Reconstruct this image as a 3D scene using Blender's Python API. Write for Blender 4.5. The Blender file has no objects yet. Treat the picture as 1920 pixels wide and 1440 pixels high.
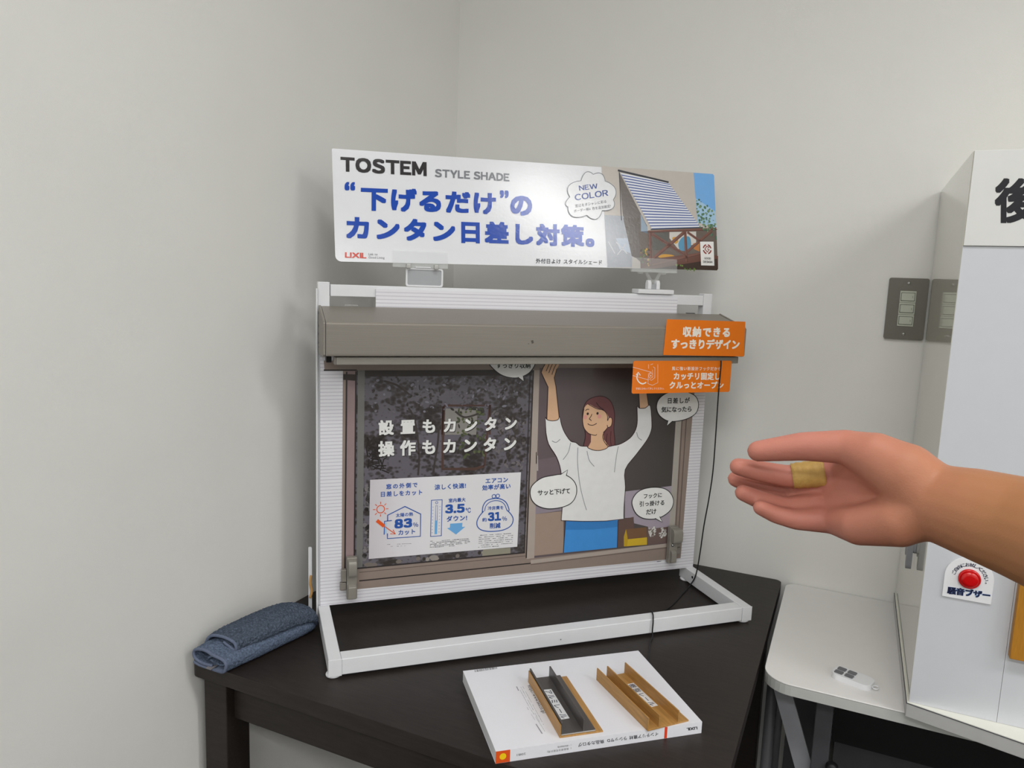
import bpy, bmesh, math, random
from mathutils import Vector, Matrix
from mathutils.geometry import tessellate_polygon
random.seed(7)
SC = bpy.context.scene
COL = SC.collection
ZT = 0.70                      # height of the dark table top above the floor

# ------------------------------------------------------------------ camera
cam_d = bpy.data.cameras.new('camera'); cam = bpy.data.objects.new('camera', cam_d); COL.objects.link(cam)
cam_d.sensor_fit = 'HORIZONTAL'; cam_d.sensor_width = 36.0; cam_d.lens = 26.3351
cam_d.clip_start = 0.02
cam.matrix_world = Matrix(((0.907287, -0.090841, 0.410582, 0.938973), (0.419012, 0.112908, -0.900933, -1.679291), (0.035483, 0.989444, 0.140503, 1.334996), (0.0, 0.0, 0.0, 1.0)))
SC.camera = cam
# ------------------------------------------------------------------ world, exposure
w = bpy.data.worlds.new('world'); SC.world = w; w.use_nodes = True
w.node_tree.nodes['Background'].inputs[0].default_value = (0.9, 0.95, 1.0, 1)
w.node_tree.nodes['Background'].inputs[1].default_value = 0.05
SC.view_settings.view_transform = 'Standard'; SC.view_settings.look = 'None'
SC.view_settings.gamma = 1.0; SC.view_settings.exposure = 0.0; SC.view_settings.use_curve_mapping = False
LAMP_POWER = 15.5              # radiance of the fluorescent diffusers
# ------------------------------------------------------------------ materials
def lin(c):
    c = c / 255.0
    return c / 12.92 if c <= 0.04045 else ((c + 0.055) / 1.055) ** 2.4
def rgb(c): return (lin(c[0]), lin(c[1]), lin(c[2]), 1.0)
MATS = {}
def mat(name, col, rough=0.5, metal=0.0, spec=0.5, var=0.06, scale=40.0, bump=0.0, bscale=400.0, coat=0.0, trans=0.0, emit=0.0, stretch=None, ior=1.45, crough=0.05, alpha=1.0):
    if name in MATS: return MATS[name]
    m = bpy.data.materials.new(name); m.use_nodes = True
    nt = m.node_tree; N = nt.nodes; L = nt.links; b = N['Principled BSDF']
    b.inputs['Roughness'].default_value = rough; b.inputs['Metallic'].default_value = metal
    b.inputs['Specular IOR Level'].default_value = spec; b.inputs['IOR'].default_value = ior
    b.inputs['Coat Weight'].default_value = coat; b.inputs['Coat Roughness'].default_value = crough
    b.inputs['Transmission Weight'].default_value = trans
    b.inputs['Alpha'].default_value = alpha
    tc = N.new('ShaderNodeTexCoord'); src = tc.outputs['Object']
    if stretch:
        mp = N.new('ShaderNodeMapping'); mp.inputs['Scale'].default_value = stretch
        L.new(src, mp.inputs['Vector']); src = mp.outputs['Vector']
    nz = N.new('ShaderNodeTexNoise'); nz.inputs['Scale'].default_value = scale; nz.inputs['Detail'].default_value = 4
    L.new(src, nz.inputs['Vector'])
    rp = N.new('ShaderNodeValToRGB'); c = rgb(col)
    lo = [max(0, v * (1 - var)) for v in c[:3]] + [1]; hi = [min(1, v * (1 + var)) for v in c[:3]] + [1]
    rp.color_ramp.elements[0].position = 0.3; rp.color_ramp.elements[1].position = 0.7
    rp.color_ramp.elements[0].color = lo; rp.color_ramp.elements[1].color = hi
    L.new(nz.outputs['Fac'], rp.inputs['Fac']); L.new(rp.outputs['Color'], b.inputs['Base Color'])
    if bump > 0:
        n2 = N.new('ShaderNodeTexNoise'); n2.inputs['Scale'].default_value = bscale; n2.inputs['Detail'].default_value = 3
        L.new(src, n2.inputs['Vector'])
        bp = N.new('ShaderNodeBump'); bp.inputs['Strength'].default_value = bump; bp.inputs['Distance'].default_value = 0.001
        L.new(n2.outputs['Fac'], bp.inputs['Height']); L.new(bp.outputs['Normal'], b.inputs['Normal'])
    if emit > 0:
        b.inputs['Emission Color'].default_value = (1.0, 1.0, 0.99, 1); b.inputs['Emission Strength'].default_value = emit
    MATS[name] = m
    return m
def ink(col, rough=0.35):
    """flat print of one colour"""
    return mat('print_%d_%d_%d' % tuple(col), col, rough=rough, var=0.02, scale=60)

# ------------------------------------------------------------------ mesh helpers
class MB:
    """collects shapes into one mesh; a material index per face"""
    def __init__(s): s.v = []; s.f = []; s.m = []; s.mats = []; s.smooth = False
    def mi(s, m):
        if m not in s.mats: s.mats.append(m)
        return s.mats.index(m)
    def add(s, vs, fs, m):
        k = len(s.v); s.v += [tuple(v) for v in vs]; i = s.mi(m)
        for f in fs: s.f.append([k + a for a in f]); s.m.append(i)
    def poly(s, pts, m, z=0.0):
        pts3 = [Vector((q[0], q[1], z)) for q in pts]
        tri = tessellate_polygon([pts3]); fs = []
        for t in tri:
            a, b, c = (pts3[i] for i in t)
            fs.append(t if (b - a).cross(c - a).z > 0 else t[::-1])
        s.add(pts3, fs, m)
    def ribbon(s, pts, width, m, z=0.0, closed=False):
        P = [Vector(q[:2]) for q in pts]; n = len(P)
        if n < 2: return
        L_ = []; R_ = []
        for i in range(n):
            a = P[i - 1] if (i > 0 or closed) else None; b = P[(i + 1) % n] if (i < n - 1 or closed) else None
            d = Vector((0, 0))
            if a is not None and (P[i] - a).length > 1e-9: d += (P[i] - a).normalized()
            if b is not None and (b - P[i]).length > 1e-9: d += (b - P[i]).normalized()
            if d.length < 1e-6: d = Vector((1, 0))
            d.normalize(); nn = Vector((-d.y, d.x)) * width / 2
            L_.append(P[i] + nn); R_.append(P[i] - nn)
        vs = [(q.x, q.y, z) for q in L_] + [(q.x, q.y, z) for q in R_]
        fs = []
        for i in range(n if closed else n - 1):
            j = (i + 1) % n; fs.append((i, n + i, n + j, j))
        s.add(vs, fs, m)
    def box(s, lo, hi, m):
        x0, y0, z0 = lo; x1, y1, z1 = hi
        vs = [(x0, y0, z0), (x1, y0, z0), (x1, y1, z0), (x0, y1, z0), (x0, y0, z1), (x1, y0, z1), (x1, y1, z1), (x0, y1, z1)]
        s.add(vs, [(3, 2, 1, 0), (4, 5, 6, 7), (0, 1, 5, 4), (1, 2, 6, 5), (2, 3, 7, 6), (3, 0, 4, 7)], m)
    def prism(s, pts, z0, z1, m, axis='z'):
        """extrude a 2-D outline; axis z: (x,y) outline, axis x: (y,z) outline, axis y: (x,z) outline"""
        n = len(pts)
        def mk(u, v, w_): return (u, v, w_) if axis == 'z' else ((w_, u, v) if axis == 'x' else (u, w_, v))
        p3 = [Vector((q[0], q[1], 0)) for q in pts]
        ar = sum(p3[i].x * p3[(i + 1) % n].y - p3[(i + 1) % n].x * p3[i].y for i in range(n))
        if ar < 0: p3.reverse(); pts = [(q.x, q.y) for q in p3]
        flip = axis == 'y'
        tri = []
        for t in tessellate_polygon([p3]):
            a, b, c = (p3[i] for i in t); tri.append(t if (b - a).cross(c - a).z > 0 else t[::-1])
        vs = [mk(q[0], q[1], z0) for q in pts] + [mk(q[0], q[1], z1) for q in pts]
        fs = [tuple(t[::-1]) for t in tri] + [tuple(n + i for i in t) for t in tri] + [(i, (i + 1) % n, n + (i + 1) % n, n + i) for i in range(n)]
        if flip: fs = [tuple(reversed(f)) for f in fs]
        s.add(vs, fs, m)
    def disc(s, c, r, m, z=0.0, n=28, ry=None, a=0.0):
        s.poly(ell(c, r, ry if ry else r, a, n), m, z)
    def tube(s, path, rad, m, n=10, caps=True):
        P = [Vector(q) for q in path]; R_ = rad if isinstance(rad, (list, tuple)) else [rad] * len(P)
        rings = []; prev = None
        for i, q in enumerate(P):
            d = (P[min(i + 1, len(P) - 1)] - P[max(i - 1, 0)]).normalized()
            if prev is None:
                u = d.orthogonal().normalized()
            else:
                u = (prev - d * prev.dot(d)).normalized()
            prev = u; v = d.cross(u)
            rings.append([q + (u * math.cos(2 * math.pi * k / n) + v * math.sin(2 * math.pi * k / n)) * R_[i] for k in range(n)])
        vs = [q for r in rings for q in r]; fs = []
        for i in range(len(P) - 1):
            for k in range(n): fs.append((i * n + k, i * n + (k + 1) % n, (i + 1) * n + (k + 1) % n, (i + 1) * n + k))
        if caps:
            fs.append(tuple(range(n - 1, -1, -1))); fs.append(tuple(range((len(P) - 1) * n, len(P) * n)))
        s.add(vs, fs, m)
    def lathe(s, prof, m, n=32, origin=(0, 0, 0), axis='z'):
        """profile (r, h) turned about an axis"""
        vs = []; fs = []; k = len(prof)
        for j in range(n):
            a = 2 * math.pi * j / n
            for r, h in prof:
                q = (r * math.cos(a), r * math.sin(a), h)
                if axis == '-y': q = (q[0], -q[2], q[1])
                elif axis == 'x': q = (q[2], q[0], q[1])
                vs.append((q[0] + origin[0], q[1] + origin[1], q[2] + origin[2]))
        for j in range(n):
            for i in range(k - 1): fs.append((j * k + i, ((j + 1) % n) * k + i, ((j + 1) % n) * k + i + 1, j * k + i + 1))
        s.add(vs, fs, m)
def obj(name, mb, parent=None, bevel=0.0, seg=2, smooth=False, loc=None, kind=None, label=None, angle=0.6):
    me = bpy.data.meshes.new(name)
    me.from_pydata(mb.v, [], mb.f); me.update()
    for m in mb.mats: me.materials.append(m)
    me.polygons.foreach_set('material_index', mb.m)
    if smooth: me.polygons.foreach_set('use_smooth', [True] * len(me.polygons))
    o = bpy.data.objects.new(name, me); COL.objects.link(o)
    if parent: o.parent = parent
    if loc: o.location = loc
    if bevel > 0:
        bv = o.modifiers.new('bevel', 'BEVEL'); bv.width = bevel; bv.segments = seg; bv.limit_method = 'ANGLE'; bv.angle_limit = angle
        me.polygons.foreach_set('use_smooth', [True] * len(me.polygons))
        ws = o.modifiers.new('wn', 'WEIGHTED_NORMAL'); ws.keep_sharp = False
    if kind: o['kind'] = kind
    if label: o['label'] = label
    return o
def thing(name, label, cat, mtx=None, group=None):
    o = bpy.data.objects.new(name, None); COL.objects.link(o); o.empty_display_size = 0.05
    if mtx is not None: o.matrix_world = mtx
    o['label'] = label; o['category'] = cat
    if group: o['group'] = group
    return o
def tag(o, label, cat, group=None):
    o['label'] = label; o['category'] = cat
    if group: o['group'] = group
    return o
def frame(o, ex, ey):
    """matrix with local x along ex, local y along ey, local z = ex x ey"""
    ex = Vector(ex).normalized(); ey = Vector(ey); ey = (ey - ex * ey.dot(ex)).normalized(); ez = ex.cross(ey)
    return Matrix(((ex.x, ey.x, ez.x, o[0]), (ex.y, ey.y, ez.y, o[1]), (ex.z, ey.z, ez.z, o[2]), (0, 0, 0, 1)))
def ell(c, rx, ry, a=0.0, n=28):
    ca, sa = math.cos(a), math.sin(a)
    return [(c[0] + rx * math.cos(t) * ca - ry * math.sin(t) * sa, c[1] + rx * math.cos(t) * sa + ry * math.sin(t) * ca) for t in (2 * math.pi * k / n for k in range(n))]
def spline(P, closed=False, k=6):
    """Catmull-Rom through the points"""
    n = len(P); out = []
    rng = range(n if closed else n - 1)
    for i in rng:
        if closed: a, b, c, d = P[i - 1], P[i], P[(i + 1) % n], P[(i + 2) % n]
        else: a, b, c, d = P[max(i - 1, 0)], P[i], P[i + 1], P[min(i + 2, n - 1)]
        for j in range(k):
            t = j / k
            out.append(tuple(0.5 * ((2 * b[q]) + (-a[q] + c[q]) * t + (2 * a[q] - 5 * b[q] + 4 * c[q] - d[q]) * t * t + (-a[q] + 3 * b[q] - 3 * c[q] + d[q]) * t ** 3) for q in range(len(b))))
    if not closed: out.append(tuple(P[-1]))
    return out
def rrect(x0, y0, x1, y1, r, n=6):
    out = []
    for cx, cy, a0 in ((x1 - r, y1 - r, 0), (x0 + r, y1 - r, 90), (x0 + r, y0 + r, 180), (x1 - r, y0 + r, 270)):
        for k in range(n + 1):
            a = math.radians(a0 + 90 * k / n); out.append((cx + r * math.cos(a), cy + r * math.sin(a)))
    return out
# ------------------------------------------------------------------ lettering
GL = {}
def glyph(ch):
    """flat mesh of one character in its em cell"""
    if ch in GL: return GL[ch]
    cu = bpy.data.curves.new('text', 'FONT'); cu.body = ch; cu.resolution_u = 3
    o = bpy.data.objects.new('text', cu); COL.objects.link(o)
    dg = bpy.context.evaluated_depsgraph_get()
    me = bpy.data.meshes.new_from_object(o.evaluated_get(dg))
    v = [(q.co.x, q.co.y) for q in me.vertices]; f = [tuple(q.vertices) for q in me.polygons]
    bpy.data.objects.remove(o); bpy.data.curves.remove(cu); bpy.data.meshes.remove(me)
    GL[ch] = (v, f); return GL[ch]
def write(mb, s_, BL, BR, TL, m, z=0.0, bold=0.0, fw=False, grow=.12, sx=1.0):
    """one line of writing whose ink fills the parallelogram BL, BR, TL of a plane; Latin (fw) is set by letter widths, Japanese on an even pitch"""
    V = []; F = []
    def put(ch, x, own):
        v, f = glyph(ch); k = len(V)
        if not v: return 0.0
        v = [(q[0] * sx, q[1]) for q in v]
        x0 = min(q[0] for q in v) if own else 0.0
        V.extend([(q[0] - x0 + x, q[1]) for q in v]); F.extend([tuple(k + a for a in q) for q in f])
        return max(q[0] for q in v) - x0
    latin = all(ord(c) < 256 for c in s_)
    if fw or latin:
        x = 0.0
        for ch in s_:
            if ch == ' ': x += 0.30; continue
            x += put(chr(ord(ch) + 0xFEE0) if fw and 33 <= ord(ch) <= 126 and ch not in 'Ilt.' else ch, x, True) + 0.085 + (bold if fw else 0)
    else:
        gs = [[(q[0] * sx, q[1]) for q in glyph(c)[0]] for c in s_ if c != ' ']; n = len(s_)
        ys = [q[1] for g in gs for q in g]; hh = max(ys) - min(ys) + 2 * bold
        ww = math.hypot(BR[0] - BL[0], BR[1] - BL[1]) / max(1e-9, math.hypot(TL[0] - BL[0], TL[1] - BL[1])) * hh     # wanted ink width in em
        l = min(q[0] for q in gs[0]) - bold; r = max(q[0] for q in gs[-1]) + bold
        st = [.4 if c == ' ' else 1.0 for c in s_[:-1]]; pitch = (ww - (r - l)) / sum(st) if n > 1 else 1.0
        if n > 1 and pitch > 1.04 and grow > 0:          # set loosely: let the letters fill the line a little more
            g = min(pitch / 1.04 - 1, grow); BL, BR, TL = Vector(BL), Vector(BR), Vector(TL); up = (TL - BL) * g / 2
            BL, BR, TL = BL - up, BR - up, TL + up; pitch = (ww / (1 + g) - (r - l)) / sum(st)
        pitch = min(max(pitch, .55), 2.2)
        for i, ch in enumerate(s_): put(ch, sum(st[:i]) * pitch, False)
    if not V: return
    x0 = min(q[0] for q in V) - bold; x1 = max(q[0] for q in V) + bold; y0 = min(q[1] for q in V) - bold; y1 = max(q[1] for q in V) + bold
    sh = [(0, 0)] if bold <= 0 else [(bold * i, bold * j) for i in (-1, 0, 1) for j in (-1, 0, 1)]
    for j, (dx, dy) in enumerate(sh):
        vs = []
        for q in V:
            u = (q[0] + dx - x0) / (x1 - x0); t = (q[1] + dy - y0) / (y1 - y0)
            vs.append((BL[0] + (BR[0] - BL[0]) * u + (TL[0] - BL[0]) * t, BL[1] + (BR[1] - BL[1]) * u + (TL[1] - BL[1]) * t, z + j * 1.2e-6))
        mb.add(vs, F, m)
def smallprint(mb, quad, rows, m, z, w_=0.0007, dens=0.75):
    """rows of print too small to read: broken dark strokes"""
    a, b, c = (Vector(q) for q in quad)          # top-left, top-right, bottom-left
    for r in range(rows):
        o = a + (c - a) * (r / max(1, rows - 1)); t = 0.0; end = 1.0 if r < rows - 1 else random.uniform(.5, .9)
        while t < end:
            l = random.uniform(.02, .07)
            if random.random() < dens:
                p0 = o + (b - a) * t; p1 = o + (b - a) * min(t + l, end)
                mb.ribbon([p0, p1], w_ * random.uniform(.6, 1.1), m, z)
            t += l + .008
# ------------------------------------------------------------------ shared materials
M_wall = mat('wall_vinyl', (229, 228, 224), rough=0.75, var=0.012, scale=6, bump=0.25, bscale=900, spec=0.3)
M_ceil = mat('ceiling_board', (236, 236, 232), rough=0.9, var=0.02, bump=0.3, bscale=250)
M_floor = mat('floor_carpet', (48, 47, 46), rough=0.95, var=0.3, scale=300, bump=.5, bscale=500, spec=.1)
M_espresso = mat('espresso_wood', (40, 34, 31), rough=0.45, var=0.22, scale=26, stretch=(1.0, 9.0, 9.0), bump=0.05, bscale=120, spec=0.4)
M_white_metal = mat('white_powder_coat', (226, 227, 230), rough=0.38, var=0.012, bump=0.03, bscale=1500)
M_white_plastic = mat('white_plastic', (232, 233, 236), rough=0.3, var=0.01)
M_clear = mat('clear_acrylic', (245, 248, 248), rough=0.06, var=0.005, spec=0.6, alpha=.13)
M_alu = mat('bronze_grey_aluminium', (141, 135, 127), rough=0.42, metal=0.25, var=0.05, scale=30, stretch=(0.6, 40, 40))
M_alu_lt = mat('pale_bronze_aluminium', (146, 142, 134), rough=0.42, metal=0.2, var=0.04, scale=30, stretch=(0.6, 40, 40))
M_black = mat('black_plastic', (24, 24, 26), rough=0.5)
M_cabfront = mat('white_laminate', (208, 210, 215), rough=0.35, var=0.008, spec=0.5)
M_cabside = mat('cream_gloss_laminate', (216, 215, 200), rough=0.06, var=0.008, spec=0.6, coat=0.5)
M_slab = mat('grey_edge_laminate', (188, 188, 187), rough=0.45, var=0.02)
M_slabtop = mat('cream_laminate', (236, 236, 226), rough=0.4, var=0.01)
M_tabletop = mat('white_table_laminate', (228, 226, 224), rough=0.4, var=0.008)
M_tableedge = mat('grey_table_edging', (196, 197, 194), rough=0.5, var=0.02)
M_darkgrey = mat('dark_grey_steel', (74, 74, 78), rough=0.5, var=0.05)
M_grey = mat('grey_steel', (140, 141, 146), rough=0.45, var=0.05)
M_chrome = mat('bright_steel', (190, 190, 188), rough=0.22, metal=0.9)

# ------------------------------------------------------------------ room
def struct(name, lo, hi, m, mbv=None):
    b = MB(); b.box(lo, hi, m); return obj(name, b, kind='structure')
RX, RY, RZ = 5.6, -6.0, 2.6
struct('floor', (-0.1, RY - 0.1, -0.1), (RX + 0.1, 0.1, 0.0), M_floor)
struct('ceiling', (-0.1, RY - 0.1, RZ), (RX + 0.1, 0.1, RZ + 0.1), M_ceil)
struct('wall_left', (-0.1, RY, 0.0), (0.0, 0.0, RZ), M_wall)
struct('wall_back', (-0.1, 0.0, 0.0), (RX + 0.1, 0.1, RZ), M_wall)
struct('wall_right', (RX, RY, 0.0), (RX + 0.1, 0.0, RZ), M_wall)
struct('wall_front', (-0.1, RY - 0.1, 0.0), (RX + 0.1, RY, RZ), M_wall)
M_base = mat('baseboard_vinyl', (120, 118, 114), rough=0.5)
struct('baseboard_left', (0.0, RY, 0.0), (0.006, 0.0, 0.06), M_base)
struct('baseboard_back', (0.0, -0.006, 0.0), (RX, 0.0, 0.06), M_base)
M_diff = mat('lamp_diffuser', (250, 250, 245), rough=0.4, emit=LAMP_POWER)
def ceiling_light(x, y, lx, ly, label):
    t = thing('ceiling_light', label, 'ceiling light', Matrix.Translation((x, y, RZ)), 'fluorescent lights on the ceiling')
    b = MB(); b.box((-lx / 2 - .03, -ly / 2 - .03, -0.05), (lx / 2 + .03, ly / 2 + .03, 0.0), M_white_metal); obj('housing', b, t)
    b = MB(); b.poly([(-lx / 2, -ly / 2), (-lx / 2, ly / 2), (lx / 2, ly / 2), (lx / 2, -ly / 2)], M_diff, 0); b.f = [tuple(reversed(f)) for f in b.f]; o = obj('diffuser', b, t); o.location = (0, 0, -.0505)
for lx_, ly_, ll_, lab in ((2.80, -1.30, 1.25, 'fluorescent ceiling light nearest the corner table'), (1.05, -1.40, 0.62, 'short fluorescent fill light added in front of the dark table'), (4.65, -1.30, 1.25, 'fluorescent fill light added beyond the white cabinet'),  # first follows the sign glare; the other lamps are unseen fill, added
                      (0.95, -2.9, 1.25, 'fluorescent fill light added along the left wall'), (2.80, -2.9, 1.25, 'fluorescent fill light added over the middle of the room'), (4.65, -2.9, 1.25, 'fluorescent fill light added along the right wall'),
                      (0.95, -4.6, 1.25, 'fluorescent fill light added in the far left corner of the room'), (2.80, -4.6, 1.25, 'fluorescent fill light added in the middle of the far row'), (4.65, -4.6, 1.25, 'fluorescent fill light added in the far right corner of the room')):
    ceiling_light(lx_, ly_, ll_, 0.32, lab)

# ------------------------------------------------------------------ dark table in the corner
t = thing('side_table', 'dark brown wooden square table standing in the corner under the white display stand', 'table', Matrix.Translation((0.42, -0.425, 0)))
X0, X1, Y0, Y1 = 0.003 - .42, 0.8405 - .42, -0.85 + .425, -0.003 + .425
b = MB(); b.prism(rrect(X0, Y0, X1, Y1, .014), ZT - 0.026, ZT, M_espresso); obj('table_top', b, t, bevel=0.0045, seg=3)
for lx, ly in ((X0 + .016, Y0 + .012), (X1 - .066, Y0 + .012), (X0 + .016, Y1 - .062), (X1 - .066, Y1 - .062)):
    b = MB(); b.box((lx, ly, 0), (lx + .049, ly + .05, ZT - .0262), M_espresso); obj('leg', b, t, bevel=0.002)
for lo, hi in (((X0 + .066, Y0 + .027, ZT - .097), (X1 - .067, Y0 + .045, ZT - .0262)), ((X0 + .066, Y1 - .03, ZT - .097), (X1 - .067, Y1 - .012, ZT - .0262)),
               ((X0 + .028, Y0 + .063, ZT - .097), (X0 + .046, Y1 - .063, ZT - .0262)), ((X1 - .046, Y0 + .063, ZT - .097), (X1 - .028, Y1 - .063, ZT - .0262))):
    b = MB(); b.box(lo, hi, M_espresso); obj('apron', b, t, bevel=0.001)

# ------------------------------------------------------------------ white folding table
t = thing('white_table', 'white laminate folding table with rounded corner and grey edging under the cabinet', 'table', Matrix.Translation((0.85, -0.449, 0)))
ox, oy = 0.85, -0.449
WZ = ZT - 0.003
out = []
r1, r2 = 0.045, 0.022
for k in range(9): a = math.pi + math.pi / 2 * k / 8; out.append((r1 + r1 * math.cos(a), r1 + r1 * math.sin(a)))
out += [(1.4, 0.0), (1.4, 0.447)]
for k in range(9): a = math.pi / 2 + math.pi / 2 * k / 8; out.append((r2 + r2 * math.cos(a), 0.447 - r2 + r2 * math.sin(a)))
b = MB(); b.prism(out, WZ - 0.0025, WZ, M_tabletop); obj('table_top', b, t, bevel=0.001)
b = MB(); b.prism([(q[0] * .9995 + .0003, q[1] * .9985 + .0003) for q in out], WZ - 0.0195, WZ - 0.0026, M_tableedge); obj('edging', b, t, label='grey edging')
b = MB(); b.tube([(.012, .10, WZ - .02), (.012, .10, 0.04)], .010, M_darkgrey); b.tube([(.012, .35, WZ - .02), (.012, .35, 0.04)], .010, M_darkgrey); obj('leg', b, t, smooth=True)
b = MB(); b.box((.085, .05, 0.03), (.112, .075, WZ - .02), M_darkgrey); obj('leg_post', b, t, bevel=.002)
b = MB(); b.prism([(.006, -.022), (.035, -.022), (.155, -.36), (.122, -.36)], .062, .067, M_grey, 'y'); br = obj('brace', b, t, label='pale grey slanting brace')
br.location = (0, 0, ZT)
b = MB(); b.box((-.005, .02, 0.0), (.13, .42, .03), M_darkgrey); obj('foot', b, t, bevel=.006)
b = MB(); b.prism(rrect(.125, ZT - .62, 1.30, ZT - .262, .012), .348, .352, M_darkgrey, 'y'); obj('modesty_panel', b, t)
M_void = mat('black_steel', (16, 16, 18), rough=.6)
b = MB(); b.box((.118, .300, ZT - .255), (1.30, .306, WZ - .0197), M_void); obj('back_panel', b, t, label='black panel under the top')
b = MB(); b.box((.030, .352, .05), (.117, .357, WZ - .0197), mat('charcoal_steel', (52, 52, 54), rough=.6)); obj('end_panel', b, t)
b = MB(); b.lathe([(0, .012), (.008, .012), (.01, .008), (.01, 0)], M_black, 16, (.118, .05, ZT - .155), '-y'); obj('knob', b, t, smooth=True)

# ------------------------------------------------------------------ white display cabinet on the white table
CX, CY = 1.062, -0.458
t = thing('display_cabinet', 'tall white box cabinet with a glossy cream side standing against the wall', 'cabinet', Matrix.Translation((CX, CY, WZ)))
CZ = ZT + 0.020 - WZ           # slab top above the table
CT = ZT + 0.8285 - WZ          # cabinet top
b = MB(); b.prism([(-.003, -.0035), (.90, -.244), (.90, .455), (-.003, .455)], 0.0, CZ - .001, M_slab); obj('base_slab', b, t, bevel=.0012)
b = MB(); b.prism([(-.002, -.002), (.899, -.2425), (.899, .455), (-.002, .455)], CZ - .0009, CZ, M_slabtop); obj('slab_top', b, t)
b = MB(); b.prism([(-.0034, -.0040), (.90, -.2446), (.90, -.2436), (-.0024, -.0030), (-.0024, .454), (-.0034, .454)], CZ - .0016, CZ - .0007, M_darkgrey); obj('edge_line', b, t, label='thin dark edge line')
b = MB(); b.box((0, .0012, CZ), (.0015, .455, CT), M_cabside); obj('side_panel', b, t, label='glossy cream side panel')
b = MB(); b.box((.0016, .004, CZ), (.02, .455, CT), M_cabside); obj('side_core', b, t)
b = MB(); b.box((.0005, -.0006, CZ + .0004), (.1133, .0010, CT - .128), M_cabfront); obj('front_panel', b, t)
b = MB(); b.box((.1138, -.0004, CZ + .0004), (.42, .0010, CT - .128), M_cabfront); obj('front_panel', b, t)
b = MB(); b.box((.4212, -.0004, CZ + .0004), (.80, .0010, CT - .128), M_cabfront); obj('front_panel', b, t)
M_header = mat('header_laminate', (222, 222, 219), rough=0.4, var=0.008)
b = MB(); b.box((.0008, -.0035, CT - .1275), (.80, .0010, CT), M_header); hb_ = obj('header_board', b, t, bevel=.0006)
b = MB(); b.box((.0201, .0012, CT - .012), (.80, .455, CT - .0005), M_cabside); obj('top_panel', b, t)
b = MB(); b.box((.78, .0012, CZ), (.80, .455, CT - .0125), M_cabside); obj('side_panel', b, t)
b = MB(); b.box((.0201, .45, CZ), (.7799, .455, CT - .0125), M_cabside); obj('rear_panel', b, t)
b = MB()
Mx = frame((0, -.0037, 0), (1, 0, 0), (0, 0, 1))
write(b, '後', *[(q[0] - CX, q[1] + ZT - WZ) for q in [(1.09613, 0.7317), (1.14673, 0.73145), (1.09009, 0.79106)]], ink((22, 22, 30)), 0, bold=0.03)
o = obj('lettering', b, t, label='large black lettering'); o.matrix_local = Mx

# red noise buzzer plaque
PX, PZ = 1.1190, ZT + .1957
t = thing('buzzer_plaque', 'white arched plaque with round red push button on the cabinet front', 'push button', frame((PX, CY - .0007, PZ), (1, 0, 0), (0, 0, 1)))
b = MB(); pts = [(-.0308, 0), (.0306, 0)] + [(.0308 * math.cos(a), .0335 + .0308 * math.sin(a)) for a in (math.pi * k / 24 for k in range(25))]
b.prism(pts, 0.0, 0.0022, mat('plaque_board', (238, 239, 242), rough=.3, var=.005)); obj('plaque', b, t, bevel=.0003)
M_red = mat('red_button_plastic', (205, 12, 16), rough=0.18, var=.03, coat=.4)
b = MB(); b.lathe([(0.0143, .0022), (.0143, .005), (.0132, .0064), (.0118, .0064), (.0112, .0058)], M_red, 40, (.0005, .0330, 0)); obj('bezel', b, t, smooth=True)
b = MB(); b.lathe([(0.0112, .0022), (.0112, .0075), (.0104, .0086), (.006, .0091), (0, .0092)], M_red, 40, (.0005, .0330, 0)); obj('button', b, t, smooth=True)
b = MB(); K_ = ink((25, 28, 60))
for i, ch in enumerate('ご自由にお試しください。'):
    a = math.radians(165 - i * 15.6); R_ = .0207; c = Vector((.0005 + R_ * math.cos(a), .0330 + R_ * math.sin(a)))
    ux = Vector((math.sin(a), -math.cos(a))); uy = Vector((math.cos(a), math.sin(a))); h = .0027 if ch != '。' else .001
    write(b, ch, c - ux * h - uy * h, c + ux * h - uy * h, c - ux * h + uy * h, K_, .0024, bold=.02)
B_ = [(q[0] - PX, q[1] + ZT - PZ) for q in [(1.09393, 0.20054), (1.14751, 0.20357), (1.0937, 0.21169)]]
write(b, '騒音ブザー', *B_, ink((120, 150, 200)), .00235, bold=.085)
write(b, '騒音ブザー', *B_, K_, .0026, bold=.03)
obj('lettering', b, t)

# ochre board on the cabinet front
M_ochre = mat('ochre_wood', (178, 122, 38), rough=0.45, var=.12, scale=30, stretch=(12, 12, 1.5))
t = thing('ochre_board', 'ochre yellow wooden board fixed to the cabinet front at the right edge', 'board', Matrix.Translation((1.178, CY - .0007, ZT + .126)))
b = MB(); b.box((.0, -.014, 0), (.20, -.0, .17), M_ochre); obj('board', b, t, bevel=.001)
# grey hook on the cabinet side
t = thing('side_hook', 'small grey plastic double hook stuck on the side of the cabinet', 'hook', Matrix.Translation((CX, -.27, ZT + .185)))
b = MB(); b.prism(rrect(-.045, .02, .015, .075, .008), -.0045, -.0002, M_grey, 'x'); obj('mount', b, t, bevel=.001)
for yy, l in ((-.036, -.008), (-.008, .006)):
    b = MB(); b.prism(rrect(yy - .009, l, yy + .009, .05, .0085), -.013, -.0046, M_grey, 'x'); obj('prong', b, t, bevel=.003, seg=3)

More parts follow.
